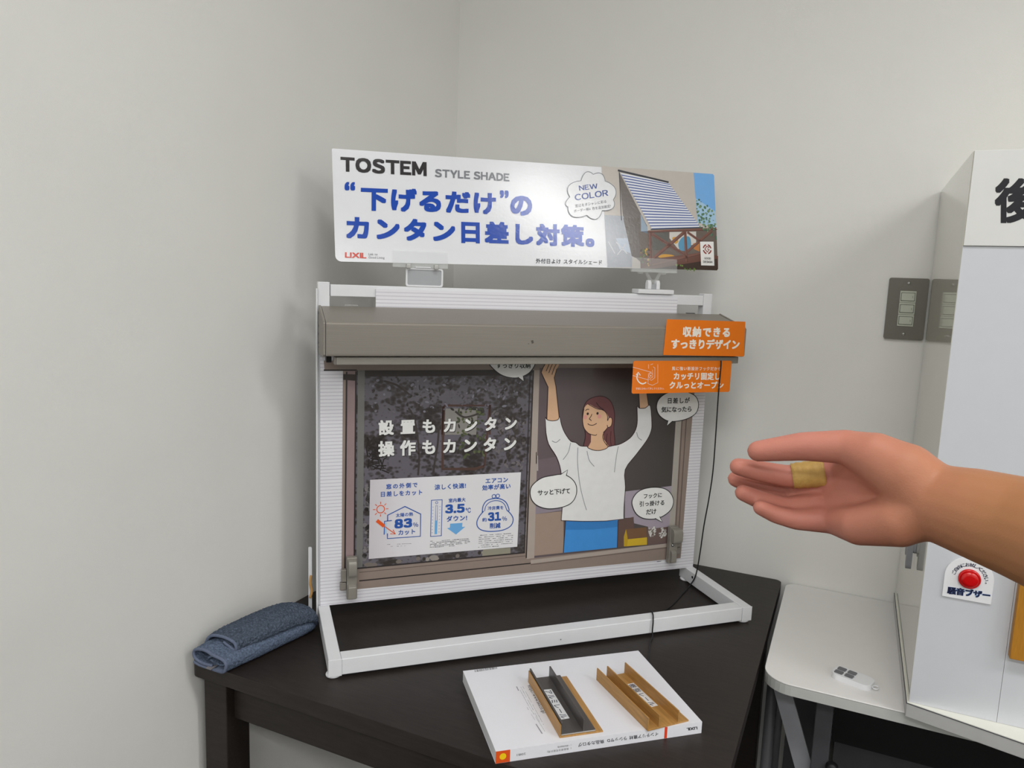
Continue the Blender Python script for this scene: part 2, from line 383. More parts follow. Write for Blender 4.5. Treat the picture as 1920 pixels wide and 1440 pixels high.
# light switch
M_plate = mat('grey_switch_plate', (112, 110, 102), rough=0.34, metal=.35, var=.03)
M_rock = mat('grey_beige_plastic', (186, 190, 176), rough=0.4, var=.01)
t = thing('light_switch', 'grey metal wall plate with three rocker switches beside the cabinet', 'light switch', frame((.9892, 0, ZT + .5412), (1, 0, 0), (0, 0, 1)))
b = MB(); b.prism(rrect(0, 0, .0702, .1205, .004), .0003, .0062, M_plate); obj('plate', b, t, bevel=.0025, seg=3)
for k in range(3):
    z0 = .0262 + k * .0232
    b = MB(); b.box((.0218, z0, .0063), (.0502, z0 + .0228, .0078), M_rock); mo = obj('switch_module', b, t, bevel=.0005)
    b = MB(); b.prism(rrect(.0236, z0 + .0032, .0482, z0 + .0196, .0008), .00785, .0080, mat('switch_gap', (96, 98, 90), rough=.6)); obj('gap', b, mo)
    b = MB(); b.prism(rrect(.0246, z0 + .0042, .0472, z0 + .0186, .0012), .0080, .0097, M_rock); obj('rocker', b, mo, bevel=.0006)
    b = MB(); b.box((.0436, z0 + .0092, .0097), (.0446, z0 + .0132, .0099), mat('switch_mark', (140, 144, 132), rough=.6)); obj('indicator', b, mo)
for zz in (.0108, .1105):
    b = MB(); b.lathe([(.0032, .0060), (.0030, .0074), (0, .0080)], M_chrome, 20, (.0351, zz, 0)); obj('screw', b, t, smooth=True)

# remote control
t = thing('remote_control', 'small white remote with four grey buttons lying on the white table', 'remote control', Matrix.Translation((.986, -.387, WZ)) @ Matrix.Rotation(math.radians(-19), 4, 'Z'))
b = MB(); b.prism(rrect(-.031, -.0175, .031, .0175, .012, 8), 0.0, .0095, M_white_plastic); obj('body', b, t, bevel=.003, seg=3)
M_btn = mat('grey_rubber', (112, 112, 116), rough=.6)
for xx in (-.0205, -.0040):
    for yy in (-.0070, .0070):
        b = MB(); b.prism(rrect(xx - .0066, yy - .0054, xx + .0066, yy + .0054, .002), .0095, .0108, M_btn); obj('button', b, t, bevel=.0004)
b = MB(); b.tube([(.031 + .0045 + .0045 * math.cos(a), .006 * math.sin(a), .004) for a in (2 * math.pi * k / 16 for k in range(17))], .0009, M_white_plastic, 8, False); obj('ring', b, t, smooth=True)
# ------------------------------------------------------------------ white display stand
TH = 0.76096; OS = (0.23702, -0.79315, 0.67968); SS = 1.032          # turn, place and size factor of the stand
SM = Matrix.Translation(OS) @ Matrix.Rotation(TH, 4, 'Z') @ Matrix.Scale(SS, 4)
FZ = .0197                     # local height of the table top under the stand
D = 0.19388                       # depth of the poster face behind the front bar
W_ = 0.7615
stand = thing('display_stand', 'white metal frame stand with a flat base holding the shade display on the dark table', 'display stand', SM)
def sbox(name, lo, hi, m=M_white_metal, bevel=.0012, parent=stand, **k):
    b = MB(); b.box(lo, hi, m); return obj(name, b, parent, bevel=bevel, **k)
sbox('base_rail', (0, 0, .0245), (.0195, D + .024, .0508)); sbox('base_rail', (W_ - .0195, 0, .0245), (W_, D + .024, .0508))
sbox('front_bar', (.0197, .0003, .0247), (W_ - .0197, .0255, .0504))
sbox('post', (0, D + .0045, .0510), (.0195, D + .0235, .617)); sbox('post', (W_ - .0195, D + .0045, .0510), (W_, D + .0235, .617))
sbox('top_bar', (.0205, D + .0046, .5935), (W_ - .0200, D + .0225, .6132))
for a in (.0, W_ - .0195):
    sbox('corner_cap', (a - .0004, -.0012, .0240), (a + .0199, -.0001, .0512), bevel=.0005)
for a in (.0085, W_ - .0105):
    for bb in (.0115, D + .012):
        b = MB(); b.lathe([(0, FZ), (.0095, FZ), (.0115, FZ + .0012), (.0118, FZ + .0030), (.0110, .0244), (0, .0244)], M_white_plastic, 24, (a, bb, 0)); obj('foot', b, stand, smooth=True)
sbox('edge_strip', (-.0032, D - .001, .022), (-.0004, D + .006, .606), bevel=.0006)
b = MB(); b.tube([(.5 * W_, -.0013, .036), (.5 * W_, -.0016, .036)], .0009, M_darkgrey, 8); obj('screw_hole', b, stand)
b = MB(); b.tube([(W_ - .0198, .168, .041), (W_ - .0194, .168, .041)], .0028, M_black, 12); obj('screw_hole', b, stand)
b = MB(); b.prism(rrect(-.0145, .024, -.0085, .150, .002), D + .030, D + .032, M_white_plastic, 'y'); tie = obj('tie_strip', b, stand, label='white plastic tie strip')
b = MB(); b.tube(spline([(-.010, D + .028, .098), (-.0115, D + .026, .085), (-.009, D + .025, .070), (-.012, D + .024, .058)]), .0022, mat('orange_twine', (196, 150, 90), rough=.7), 8); obj('orange_twist', b, tie, smooth=True)

# ------------------------------------------------------------------ roller shade case
case = thing('shade_case', 'long bronze grey aluminium roller shade case across the top of the poster', 'shade case', SM)
A0, A1 = .0050, .7740
FB = 0.104
prof = [(FB, .5030), (FB - .0012, .5070), (FB - .0012, .5540), (FB + .0015, .5572), (FB + .006, .5578), (D - .0030, .5775), (D - .0030, .4985)]
b = MB(); b.prism(prof, A0, A1, M_alu, 'x'); obj('case_body', b, case, bevel=.0007)
capp = [(FB - .0005, .5050), (FB + .004, .5015), (D - .0030, .4970), (D - .0030, .5790), (FB + .005, .5588), (FB - .0005, .5550)]
for a, nm in ((A0 - .0045, -1), (A1 + .0003, 1)):
    b = MB(); b.prism(capp, a, a + .0042, M_alu, 'x'); cp = obj('end_cap', b, case, bevel=.0012)
    for zz, bb in ((.566, D - .012), (.545, D - .010), (.532, D - .010), (.517, D - .010), (.510, D - .013)):
        xx = a if nm < 0 else a + .0042
        b = MB(); b.tube([(xx - .0003, bb, zz), (xx + .0003, bb, zz)], .0016, M_black, 10); obj('screw', b, cp)
b = MB(); b.box((.0215, .112, .4882), (.7690, .134, .5010), M_alu_lt); bar = obj('pull_bar', b, case, bevel=.0012, label='pale grey pull bar')
b = MB(); b.box((.0190, .1125, .4884), (.0213, .1335, .5008), M_alu); obj('bar_end', b, case, bevel=.0006)
b = MB(); b.box((.7692, .1125, .4884), (.7715, .1335, .5008), M_alu); obj('bar_end', b, case, bevel=.0006)
b = MB(); b.box((.0095, .150, .4878), (.0180, .170, .4975), M_black); obj('end_stop', b, case, bevel=.0006)
b = MB(); s_ = ink((84, 80, 72))
b.add([(x, FB - .0013, z) for x, z in ((.345, .530), (.349, .531), (.3505, .526), (.347, .5245))], [(0, 3, 2, 1)], s_); b.add([(x, FB - .0013, z) for x, z in ((.339, .5245), (.342, .5252), (.342, .5238))], [(0, 2, 1)], s_)
obj('scuff', b, case, label='small dark scuff')
b = MB(); b.box((.0440, D + .006, .5785), (.0660, D + .012, .5800), M_chrome); obj('rear_clip', b, case, label='small bright metal clip')
b = MB(); b.box((.7080, D + .006, .5770), (.7250, D + .012, .5785), M_darkgrey); obj('rear_clip', b, case)
# hook brackets that catch the shade at the bottom corners
def hook(name, label, a, z, flip):
    t = thing(name, label, 'hook bracket', SM @ Matrix.Translation((a, D - .0034, z)), 'bronze grey hook brackets on the poster')
    s = -1 if flip else 1
    b = MB(); b.box((-.0095 if not flip else -.011, -.0120, -.0365), (.0085 if not flip else .008, -.0004, .040), M_alu_lt); obj('body', b, t, bevel=.0014)
    b = MB(); b.prism([(-.0121, .012), (-.0121, .038), (-.021, .036), (-.024, .030), (-.024, .014), (-.021, .008)], -.0075 if not flip else -.009, .0065 if not flip else .012, M_alu_lt, 'x'); obj('catch', b, t, bevel=.0012)
    b = MB(); b.prism([(-.0121, -.036), (-.0121, -.008), (-.019, -.012), (-.019, -.033)], -.0075 if not flip else -.008, .0065 if not flip else .003, M_alu_lt, 'x'); obj('latch', b, t, bevel=.0012)
    x0 = -.0205 if not flip else .0085
    b = MB(); b.box((x0, -.008, -.020), (x0 + .0105, -.0004, -.006), M_alu); obj('tab', b, t, bevel=.001)
    b = MB(); b.box((x0 + (.002 if not flip else 0), -.010, -.004), (x0 + .0105 - (0 if not flip else .002), -.0004, .018), M_alu); obj('tab', b, t, bevel=.001)
    if flip:
        for zz in (.002, -.026):
            b = MB(); b.tube([(-.004, -.0128, zz), (-.004, -.0118, zz)], .0032, M_black, 14); obj('screw', b, t, smooth=False)
            b = MB(); b.lathe([(.0026, 0), (.0022, .001), (0, .0012)], M_chrome, 14, (-.004, -.0124, zz), '-y'); obj('screw', b, t, smooth=True)
hook('hook_bracket', 'bronze grey hook bracket at the lower left corner of the poster', .0570, .1010, False)
hook('hook_bracket', 'bronze grey hook bracket with screws at the lower right corner of the poster', .7010, .1075, True)

# ------------------------------------------------------------------ poster
PM = SM @ frame((0, D, 0), (1, 0, 0), (0, 0, 1))
poster = thing('poster', 'printed poster board of a woman at a sliding window below the grey shade case', 'poster', PM)
def stripes(name):
    m = mat(name, (226, 225, 231), rough=.32, var=.01, coat=.15); nt = m.node_tree; N = nt.nodes; L = nt.links
    tc = N.new('ShaderNodeTexCoord'); sx = N.new('ShaderNodeSeparateXYZ'); L.new(tc.outputs['Object'], sx.inputs[0])
    mu = N.new('ShaderNodeMath'); mu.operation = 'MULTIPLY'; mu.inputs[1].default_value = 1 / .0061; L.new(sx.outputs['Y'], mu.inputs[0])
    fr = N.new('ShaderNodeMath'); fr.operation = 'FRACT'; L.new(mu.outputs[0], fr.inputs[0])
    rp = N.new('ShaderNodeValToRGB'); e = rp.color_ramp.elements
    e[0].position = 0; e[0].color = rgb((232, 231, 236)); e[1].position = 1; e[1].color = rgb((226, 224, 231))
    for pos, c in ((.62, (230, 229, 235)), (.78, (200, 198, 206)), (.9, (206, 204, 212)), (.95, (236, 235, 240))):
        x = e.new(pos); x.color = rgb(c)
    L.new(fr.outputs[0], rp.inputs['Fac']); L.new(rp.outputs['Color'], N['Principled BSDF'].inputs['Base Color'])
    return m
M_siding = stripes('printed_white_siding')
b = MB(); b.prism([(.0035, .0512), (.7585, .0512), (.7585, .574), (.6800, .574), (.6800, .6076), (.0955, .6076), (.0955, .574), (.0035, .574)], -.0038, 0.0, M_siding); obj('board', b, poster)
LY = .00025
I = ink
# window print
FR_ = I((148, 133, 124)); FRD = I((52, 46, 46)); FRL = I((178, 165, 156)); FRM = I((112, 98, 92))
def vgrad(name, stops, axis='Y', lo=0.0, hi=1.0, rough=.3, noise=0.0):
    """printed picture tone that runs between colours along one axis of the sheet"""
    m = mat(name, (128, 128, 128), rough=rough, var=.01, coat=.1); nt = m.node_tree; N = nt.nodes; L = nt.links
    tc = N.new('ShaderNodeTexCoord'); sx = N.new('ShaderNodeSeparateXYZ'); L.new(tc.outputs['Object'], sx.inputs[0])
    mr = N.new('ShaderNodeMapRange'); mr.inputs['From Min'].default_value = lo; mr.inputs['From Max'].default_value = hi
    L.new(sx.outputs[axis], mr.inputs['Value']); rp = N.new('ShaderNodeValToRGB'); e = rp.color_ramp.elements
    e[0].position = stops[0][0]; e[0].color = rgb(stops[0][1]); e[1].position = stops[-1][0]; e[1].color = rgb(stops[-1][1])
    for pos, c in stops[1:-1]: x = e.new(pos); x.color = rgb(c)
    L.new(mr.outputs[0], rp.inputs['Fac']); L.new(rp.outputs['Color'], N['Principled BSDF'].inputs['Base Color'])
    return m
b = MB()
b.poly([(0.00938, 0.48599), (0.73242, 0.48459), (0.73275, 0.4653), (0.01061, 0.46946)], FR_, LY)
b.poly([(0.04109, 0.46954), (0.73337, 0.4653), (0.72749, 0.0735), (0.03976, 0.07614)], FR_, LY)
for l in ([(0.04732, 0.46676), (0.04566, 0.10772)], [(0.06297, 0.46757), (0.0619, 0.11107)], [(0.00938, 0.46974), (0.06431, 0.4694)]): b.ribbon(l, .0026, FRD, LY * 2)
b.poly([(0.04865, 0.46858), (0.06162, 0.4685), (0.06055, 0.10129), (0.04707, 0.10264)], I((150, 130, 130)), LY * 1.5)
b.poly([(0.04155, 0.46315), (0.06256, 0.46207), (0.06262, 0.45103), (0.04159, 0.45309)], I((60, 54, 52)), LY * 2.4)
b.ribbon([(0.0709, 0.0913), (0.22314, 0.0923), (0.39628, 0.09358)], .0022, FRD, LY * 2); b.ribbon([(0.0708, 0.10723), (0.38474, 0.10961)], .0014, FRM, LY * 2)
b.poly([(0.39601, 0.10003), (0.6948, 0.10844), (0.69535, 0.10099), (0.39633, 0.09251)], FRL, LY * 2); b.ribbon([(0.39639, 0.09089), (0.69548, 0.09927)], .0014, FRM, LY * 2.2)
b.poly([(0.69374, 0.46554), (0.70586, 0.46547), (0.70855, 0.10785), (0.69476, 0.10901)], I((176, 170, 162)), LY * 2)
b.ribbon([(0.70768, 0.46545), (0.71107, 0.10764)], .0022, FRM, LY * 2.2); b.ribbon([(0.71804, 0.46539), (0.71864, 0.107)], .0022, FRM, LY * 2.2)
b.poly([(0.38704, 0.46742), (0.39812, 0.46735), (0.40296, 0.10368), (0.38718, 0.10298)], FRL, LY * 2.6); b.ribbon([(0.38599, 0.46743), (0.38655, 0.10518)], .0024, FRD, LY * 2.8); b.ribbon([(0.37969, 0.46747), (0.38176, 0.11626)], .0018, FRD, LY * 2.8)
b.ribbon([(0.06654, 0.11488), (0.38231, 0.11621)], .0026, FRD, LY * 2.8)
obj('window_frame_print', b, poster)
def foliage(name):
    m = mat(name, (80, 74, 76), rough=.22, var=.01, coat=.2); nt = m.node_tree; N = nt.nodes; L = nt.links
    tc = N.new('ShaderNodeTexCoord'); mp = N.new('ShaderNodeMapping'); mp.inputs['Scale'].default_value = (1, 1.3, 1); mp.inputs['Rotation'].default_value = (0, 0, .4)
    L.new(tc.outputs['Object'], mp.inputs[0])
    n1 = N.new('ShaderNodeTexNoise'); n1.inputs['Scale'].default_value = 16; n1.inputs['Detail'].default_value = 3; L.new(mp.outputs[0], n1.inputs['Vector'])
    n2 = N.new('ShaderNodeTexVoronoi'); n2.inputs['Scale'].default_value = 120; n2.inputs['Randomness'].default_value = 1; L.new(mp.outputs[0], n2.inputs['Vector'])
    n3 = N.new('ShaderNodeTexNoise'); n3.inputs['Scale'].default_value = 70; n3.inputs['Detail'].default_value = 2; L.new(mp.outputs[0], n3.inputs['Vector'])
    a = N.new('ShaderNodeMath'); a.operation = 'MULTIPLY_ADD'; a.inputs[1].default_value = .55; L.new(n3.outputs['Fac'], a.inputs[0]); L.new(n1.outputs['Fac'], a.inputs[2])
    s = N.new('ShaderNodeMath'); s.operation = 'MULTIPLY_ADD'; s.inputs[1].default_value = .35; L.new(n2.outputs['Distance'], s.inputs[0]); L.new(a.outputs[0], s.inputs[2])
    rp = N.new('ShaderNodeValToRGB'); e = rp.color_ramp.elements
    e[0].position = .74; e[0].color = rgb((60, 55, 54)); e[1].position = 1.0; e[1].color = rgb((106, 102, 110))
    for pos, c in ((.84, (70, 65, 65)), (.90, (79, 74, 76)), (.95, (90, 86, 91))): x = e.new(pos); x.color = rgb(c)
    L.new(s.outputs[0], rp.inputs['Fac']); L.new(rp.outputs['Color'], N['Principled BSDF'].inputs['Base Color'])
    return m
def rndp(quad):
    u, v = random.random(), random.random(); a, b_, c = quad
    return (a[0] + (b_[0] - a[0]) * u + (c[0] - a[0]) * v, a[1] + (b_[1] - a[1]) * u + (c[1] - a[1]) * v)
M_fol = foliage('printed_dark_glass_with_trees')
b = MB(); b.poly([(0.06431, 0.46894), (0.3849, 0.46843), (0.38344, 0.11505), (0.06234, 0.11499)], M_fol, LY * 2)
b.poly([(0.06611, 0.46893), (0.07783, 0.46886), (0.07635, 0.11662), (0.0656, 0.11616)], I((118, 117, 114)), LY * 2.2)
b.poly([(0.07783, 0.46886), (0.38385, 0.46843), (0.38325, 0.45752), (0.07792, 0.45825)], I((62, 56, 54)), LY * 2.3)
# picture on the far wall seen in the glass, and a trunk
for l, w_ in (([(0.21741, 0.40694), (0.21548, 0.35177)], .004), ([(0.21746, 0.40513), (0.218, 0.28853), (0.27945, 0.28545), (0.29718, 0.29007)], .0055), ([(0.21533, 0.40487), (0.30471, 0.40293), (0.30537, 0.34865)], .004), ([(0.30358, 0.40327), (0.29718, 0.29007)], .004)):
    b.ribbon(l, w_, I((84, 62, 56)), LY * 2.4)
b.poly([(0.22079, 0.39946), (0.28051, 0.39809), (0.27976, 0.34954), (0.22085, 0.35158)], I((140, 136, 132)), LY * 2.35)
gq = [(0.24335, 0.40032), (0.29372, 0.39917), (0.24571, 0.30998)]; random.seed(11)
for i in range(70):
    c = rndp(gq); b.disc(c, random.uniform(.002, .0055), I(random.choice([(84, 92, 60), (70, 76, 54), (98, 104, 72), (60, 58, 52)])), LY * (2.42 + .001 * i), 8, random.uniform(.0015, .003), random.uniform(0, 3))
for tr in ([(0.17331, 0.27897), (0.17492, 0.30673), (0.17215, 0.343), (0.16519, 0.38116), (0.15445, 0.40233)], [(0.20103, 0.2775), (0.20369, 0.30325), (0.20835, 0.33524), (0.20978, 0.36718)], [(0.17472, 0.3174), (0.15759, 0.33721), (0.1428, 0.35249)], [(0.15615, 0.42485), (0.13534, 0.44168), (0.11088, 0.45016)], [(0.2392, 0.39372), (0.25686, 0.38259), (0.28301, 0.38835)]): b.ribbon(spline(tr), .0035, I((66, 60, 58)), LY * 2.5)
random.seed(3)
for i in range(150):                                    # light leaves of the reflected tree
    c = rndp([(0.0868, 0.45447), (0.3706, 0.45167), (0.08732, 0.39536)]); b.disc(c, random.uniform(.0015, .005), I(random.choice([(128, 125, 136), (104, 100, 108), (58, 54, 52), (64, 60, 57)])), LY * (2.5 + .004 * i), 8, random.uniform(.001, .0026), random.uniform(0, 3))
for i in range(110):
    c = rndp([(0.30736, 0.39021), (0.37314, 0.38859), (0.31099, 0.28054)]); b.disc(c, random.uniform(.0025, .006), I(random.choice([(104, 99, 99), (116, 110, 112), (70, 64, 60), (64, 58, 54)])), LY * (2.5 + .004 * i), 8, random.uniform(.0015, .003), random.uniform(0, 3))
for i in range(50):
    a0 = rndp([(0.08171, 0.34637), (0.11209, 0.34523), (0.08215, 0.2922)]); an = random.uniform(-.6, 2.2); l = random.uniform(.01, .022)
    b.ribbon([a0, (a0[0] + l * math.cos(an), a0[1] + l * math.sin(an))], .0022, I((44, 40, 38)), LY * (2.5 + .004 * i))
for i in range(40):
    c = rndp([(0.08027, 0.27551), (0.08838, 0.27506), (0.07939, 0.12613)]); b.disc(c, random.uniform(.002, .005), I(random.choice([(60, 56, 54), (120, 116, 118)])), LY * 2.6, 8)
for i in range(24):
    c = rndp([(0.07952, 0.12219), (0.35274, 0.12517), (0.07955, 0.11806)]); b.disc(c, random.uniform(.003, .009), I(random.choice([(60, 54, 50), (150, 144, 138), (120, 112, 106)])), LY * (2.5 + .003 * i), 9, .004)
b.poly([(0.29985, 0.12978), (0.35374, 0.12838), (0.35415, 0.11734), (0.29809, 0.1169)], I((150, 146, 130)), LY * 2.62)
obj('left_pane_print', b, poster)
b = MB()
M_room = vgrad('printed_dim_room', [(0, (112, 98, 102)), (.5, (92, 82, 83)), (1, (76, 72, 70))], 'X', .36, .68)
b.poly([(0.39794, 0.47133), (0.69341, 0.4698), (0.6948, 0.10844), (0.40296, 0.10368)], M_room, LY * 2)
b.poly([(0.39738, 0.27614), (0.45301, 0.27331), (0.45683, 0.19454), (0.39508, 0.19076)], I((148, 138, 148)), LY * 2.2); b.poly([(0.39508, 0.19076), (0.45933, 0.1932), (0.46394, 0.1089), (0.39568, 0.10795)], I((164, 144, 130)), LY * 2.25)
b.poly([(0.39722, 0.29647), (0.45156, 0.30308), (0.4539, 0.2549), (0.39716, 0.25349)], I((116, 102, 108)), LY * 2.3)
b.poly([(0.58933, 0.22413), (0.6948, 0.22945), (0.69481, 0.10886), (0.64906, 0.10877), (0.64641, 0.1473), (0.61414, 0.15705), (0.61203, 0.16932), (0.59277, 0.16951)], I((170, 160, 172)), LY * 2.2)
b.poly([(0.57726, 0.16583), (0.61247, 0.1705), (0.61726, 0.10928), (0.57943, 0.10936)], I((104, 82, 76)), LY * 2.4); b.poly([(0.64542, 0.14248), (0.69224, 0.14379), (0.69426, 0.10891), (0.64772, 0.10889)], I((112, 92, 88)), LY * 2.3)
b.poly([(0.60048, 0.12582), (0.6455, 0.1258), (0.64661, 0.10947), (0.60148, 0.11014)], I((214, 178, 48)), LY * 2.6); b.poly([(0.59788, 0.14617), (0.64326, 0.14681), (0.6458, 0.12528), (0.60185, 0.12473)], I((124, 92, 66)), LY * 2.8); b.poly([(0.59288, 0.13081), (0.59684, 0.14626), (0.60238, 0.12469), (0.60148, 0.11014), (0.59415, 0.11052)], I((196, 160, 40)), LY * 2.7)
for j, cl in enumerate([(0.65637, 0.13795), (0.68083, 0.13356)]):
    for i in range(46):
        an = random.uniform(0, 6.283); r_ = .0085 * math.sqrt(random.random())
        b.disc((cl[0] + r_ * math.cos(an), cl[1] - .002 + r_ * 1.25 * math.sin(an)), random.uniform(.0011, .0024), I(random.choice([(222, 220, 216), (200, 198, 194), (214, 212, 208), (130, 124, 112)])), LY * (2.9 + .008 * i), 9)
b.ribbon([(0.40036, 0.30533), (0.40233, 0.27589)], .003, I((178, 170, 166)), LY * 2.6); b.ribbon([(0.39819, 0.31217), (0.39915, 0.28961)], .0016, FRD, LY * 2.7)
obj('right_pane_print', b, poster)
# printed woman
b = MB(); SK = I((226, 184, 148)); HR = I((112, 70, 72)); OUT = I((54, 34, 36)); SH = I((236, 236, 236)); BL_ = I((70, 148, 222)); GY = I((150, 152, 156))
lw = .0014
hairb = spline([(0.48963, 0.37558), (0.49027, 0.39214), (0.49614, 0.40619), (0.50848, 0.41399), (0.52633, 0.41651), (0.54223, 0.41052), (0.55211, 0.39789), (0.55721, 0.37857), (0.55724, 0.35202), (0.56141, 0.31788), (0.54811, 0.31111), (0.52211, 0.30856), (0.50124, 0.31184), (0.49512, 0.32051), (0.49756, 0.34198)], True)
b.poly(hairb, HR, LY * 4); b.ribbon(hairb, lw, OUT, LY * 4.2, True)
neck = [(0.50914, 0.34638), (0.50968, 0.32715), (0.50357, 0.31632), (0.51168, 0.30972), (0.52479, 0.30723), (0.54545, 0.31171), (0.54768, 0.31843), (0.5364, 0.33218), (0.5339, 0.35277)]
b.poly(neck, SK, LY * 4.4)
face = spline([(0.49174, 0.39329), (0.49001, 0.37794), (0.49064, 0.36605), (0.4946, 0.35402), (0.50463, 0.34413), (0.51774, 0.34032), (0.53054, 0.34325), (0.5429, 0.35489), (0.54612, 0.36684), (0.54134, 0.38137), (0.53051, 0.38882), (0.51466, 0.39514), (0.50022, 0.40138)], True)
b.poly(face, SK, LY * 4.6)
b.ribbon(spline([(0.49174, 0.39329), (0.49001, 0.37794), (0.49064, 0.36605), (0.4946, 0.35402), (0.50463, 0.34413), (0.51774, 0.34032), (0.52152, 0.34212)]), lw, OUT, LY * 4.8); b.ribbon(spline([(0.50022, 0.40138), (0.51738, 0.3927), (0.53311, 0.38876), (0.54149, 0.37897), (0.54265, 0.36814)]), lw, OUT, LY * 4.8)
b.ribbon(spline([(0.51671, 0.40459), (0.52363, 0.39613), (0.53304, 0.38995)]), lw, OUT, LY * 4.8); b.ribbon(spline([(0.54298, 0.35368), (0.5346, 0.3407), (0.53713, 0.32853), (0.54782, 0.31599)]), lw, OUT, LY * 4.8); b.ribbon(spline([(0.54362, 0.3428), (0.54249, 0.33075), (0.54505, 0.31853)]), lw * .7, OUT, LY * 4.8); b.ribbon(spline([(0.55173, 0.34737), (0.55117, 0.33043), (0.55401, 0.31817)]), lw * .7, OUT, LY * 4.8)
ear = spline([(0.54317, 0.36812), (0.54569, 0.37406), (0.55096, 0.37344), (0.55268, 0.36665), (0.55108, 0.35826), (0.54552, 0.35481), (0.54269, 0.35851)], True); b.poly(ear, SK, LY * 5); b.ribbon(ear[:-4], lw, OUT, LY * 5.1)
for c in [(0.49995, 0.3829), (0.5205, 0.3831)]: b.disc(c, .0024, OUT, LY * 5.2, 16, .0026)
for c in [(0.49571, 0.37636), (0.52524, 0.37701)]: b.disc(c, .0042, I((228, 160, 150)), LY * 4.7, 16)
b.ribbon(spline([(0.5087, 0.3822), (0.50691, 0.37749), (0.50383, 0.37281), (0.50622, 0.37132), (0.50841, 0.36887)]), lw, OUT, LY * 5.2); b.ribbon(spline([(0.50099, 0.36384), (0.50499, 0.3611), (0.51274, 0.36039), (0.52004, 0.36376)]), lw, OUT, LY * 5.2); b.ribbon(spline([(0.49504, 0.38871), (0.49745, 0.39126), (0.50256, 0.39138)]), lw, OUT, LY * 5.2)
armL = [(0.41666, 0.37172), (0.41654, 0.39618), (0.41623, 0.43553), (0.4093, 0.44827), (0.40134, 0.46322), (0.40414, 0.4712), (0.40843, 0.47871), (0.41063, 0.48372), (0.44003, 0.48365), (0.43231, 0.4699), (0.42771, 0.45268), (0.43192, 0.43647), (0.43543, 0.41439), (0.44247, 0.37098)]
b.poly(armL, SK, LY * 4.4); b.ribbon(armL[:8], lw, OUT, LY * 4.6); b.ribbon(armL[9:], lw, OUT, LY * 4.6)
for l in ([(0.41097, 0.46544), (0.41426, 0.47343), (0.41712, 0.48028)], [(0.41649, 0.46197), (0.41994, 0.47226), (0.42373, 0.48026)], [(0.42275, 0.45893), (0.42661, 0.47108), (0.43179, 0.48092)]): b.ribbon(l, lw, OUT, LY * 4.7)
armR = [(0.60463, 0.4402), (0.62017, 0.44001), (0.63106, 0.39131), (0.61088, 0.39055)]
b.poly(armR, SK, LY * 4.4); b.ribbon(armR[:1] + armR[3:], lw, OUT, LY * 4.6); b.ribbon(armR[1:3], lw, OUT, LY * 4.6)
skirt = [(0.46455, 0.17648), (0.57763, 0.16821), (0.57942, 0.1096), (0.46295, 0.10899)]
b.poly(skirt, BL_, LY * 4.4); b.ribbon([(0.46466, 0.17413), (0.46295, 0.10899)], lw, OUT, LY * 4.6); b.ribbon([(0.57778, 0.16579), (0.57942, 0.1096)], lw, OUT, LY * 4.6)
b.poly([(0.46568, 0.17335), (0.5773, 0.16511), (0.57756, 0.15258), (0.52593, 0.15129), (0.4656, 0.15505)], I((58, 130, 200)), LY * 4.5)
sh = spline([(0.41332, 0.37915), (0.41733, 0.3737), (0.42806, 0.37116), (0.43911, 0.37309), (0.44217, 0.37883), (0.44673, 0.36322), (0.45421, 0.3472), (0.46706, 0.33088), (0.47813, 0.32751), (0.48749, 0.32075), (0.50177, 0.31926)], False, 3) + spline([(0.50441, 0.31594), (0.51451, 0.31161), (0.52825, 0.30989), (0.54182, 0.31257), (0.5471, 0.31653)], False, 3) + spline([(0.55904, 0.31861), (0.57031, 0.32026), (0.58268, 0.32538), (0.59613, 0.3347), (0.60492, 0.34911), (0.60737, 0.36652), (0.60504, 0.39397), (0.61035, 0.39107), (0.62319, 0.39125), (0.63374, 0.39566), (0.63952, 0.36092), (0.63888, 0.34402), (0.63026, 0.32547), (0.60879, 0.29804), (0.58676, 0.26886), (0.58953, 0.23316), (0.58895, 0.1974), (0.59002, 0.16802)], False, 3) + spline([(0.55036, 0.16662), (0.4999, 0.16988), (0.45535, 0.17481)], False, 3) + spline([(0.45612, 0.19924), (0.45312, 0.24112), (0.4496, 0.27394), (0.43967, 0.30087), (0.4223, 0.32648), (0.41584, 0.34917)], False, 3)
b.poly(sh, SH, LY * 5.3); b.ribbon(sh, lw, OUT, LY * 5.5, True)
for l in ([(0.48277, 0.31773), (0.48396, 0.28556), (0.49106, 0.24356), (0.5001, 0.21267), (0.50767, 0.19197)], [(0.50227, 0.31005), (0.50822, 0.29134), (0.51932, 0.27877)], [(0.56876, 0.31659), (0.56562, 0.29337), (0.56356, 0.26486)], [(0.46723, 0.32747), (0.4633, 0.30941), (0.45316, 0.29503)], [(0.42866, 0.33255), (0.43713, 0.32952), (0.44522, 0.33509)], [(0.60711, 0.3432), (0.61168, 0.3325), (0.6198, 0.3268)]): b.ribbon(spline(l), lw, GY, LY * 5.5)
obj('woman_print', b, poster, label='printed drawing of a woman in a white shirt and blue skirt')
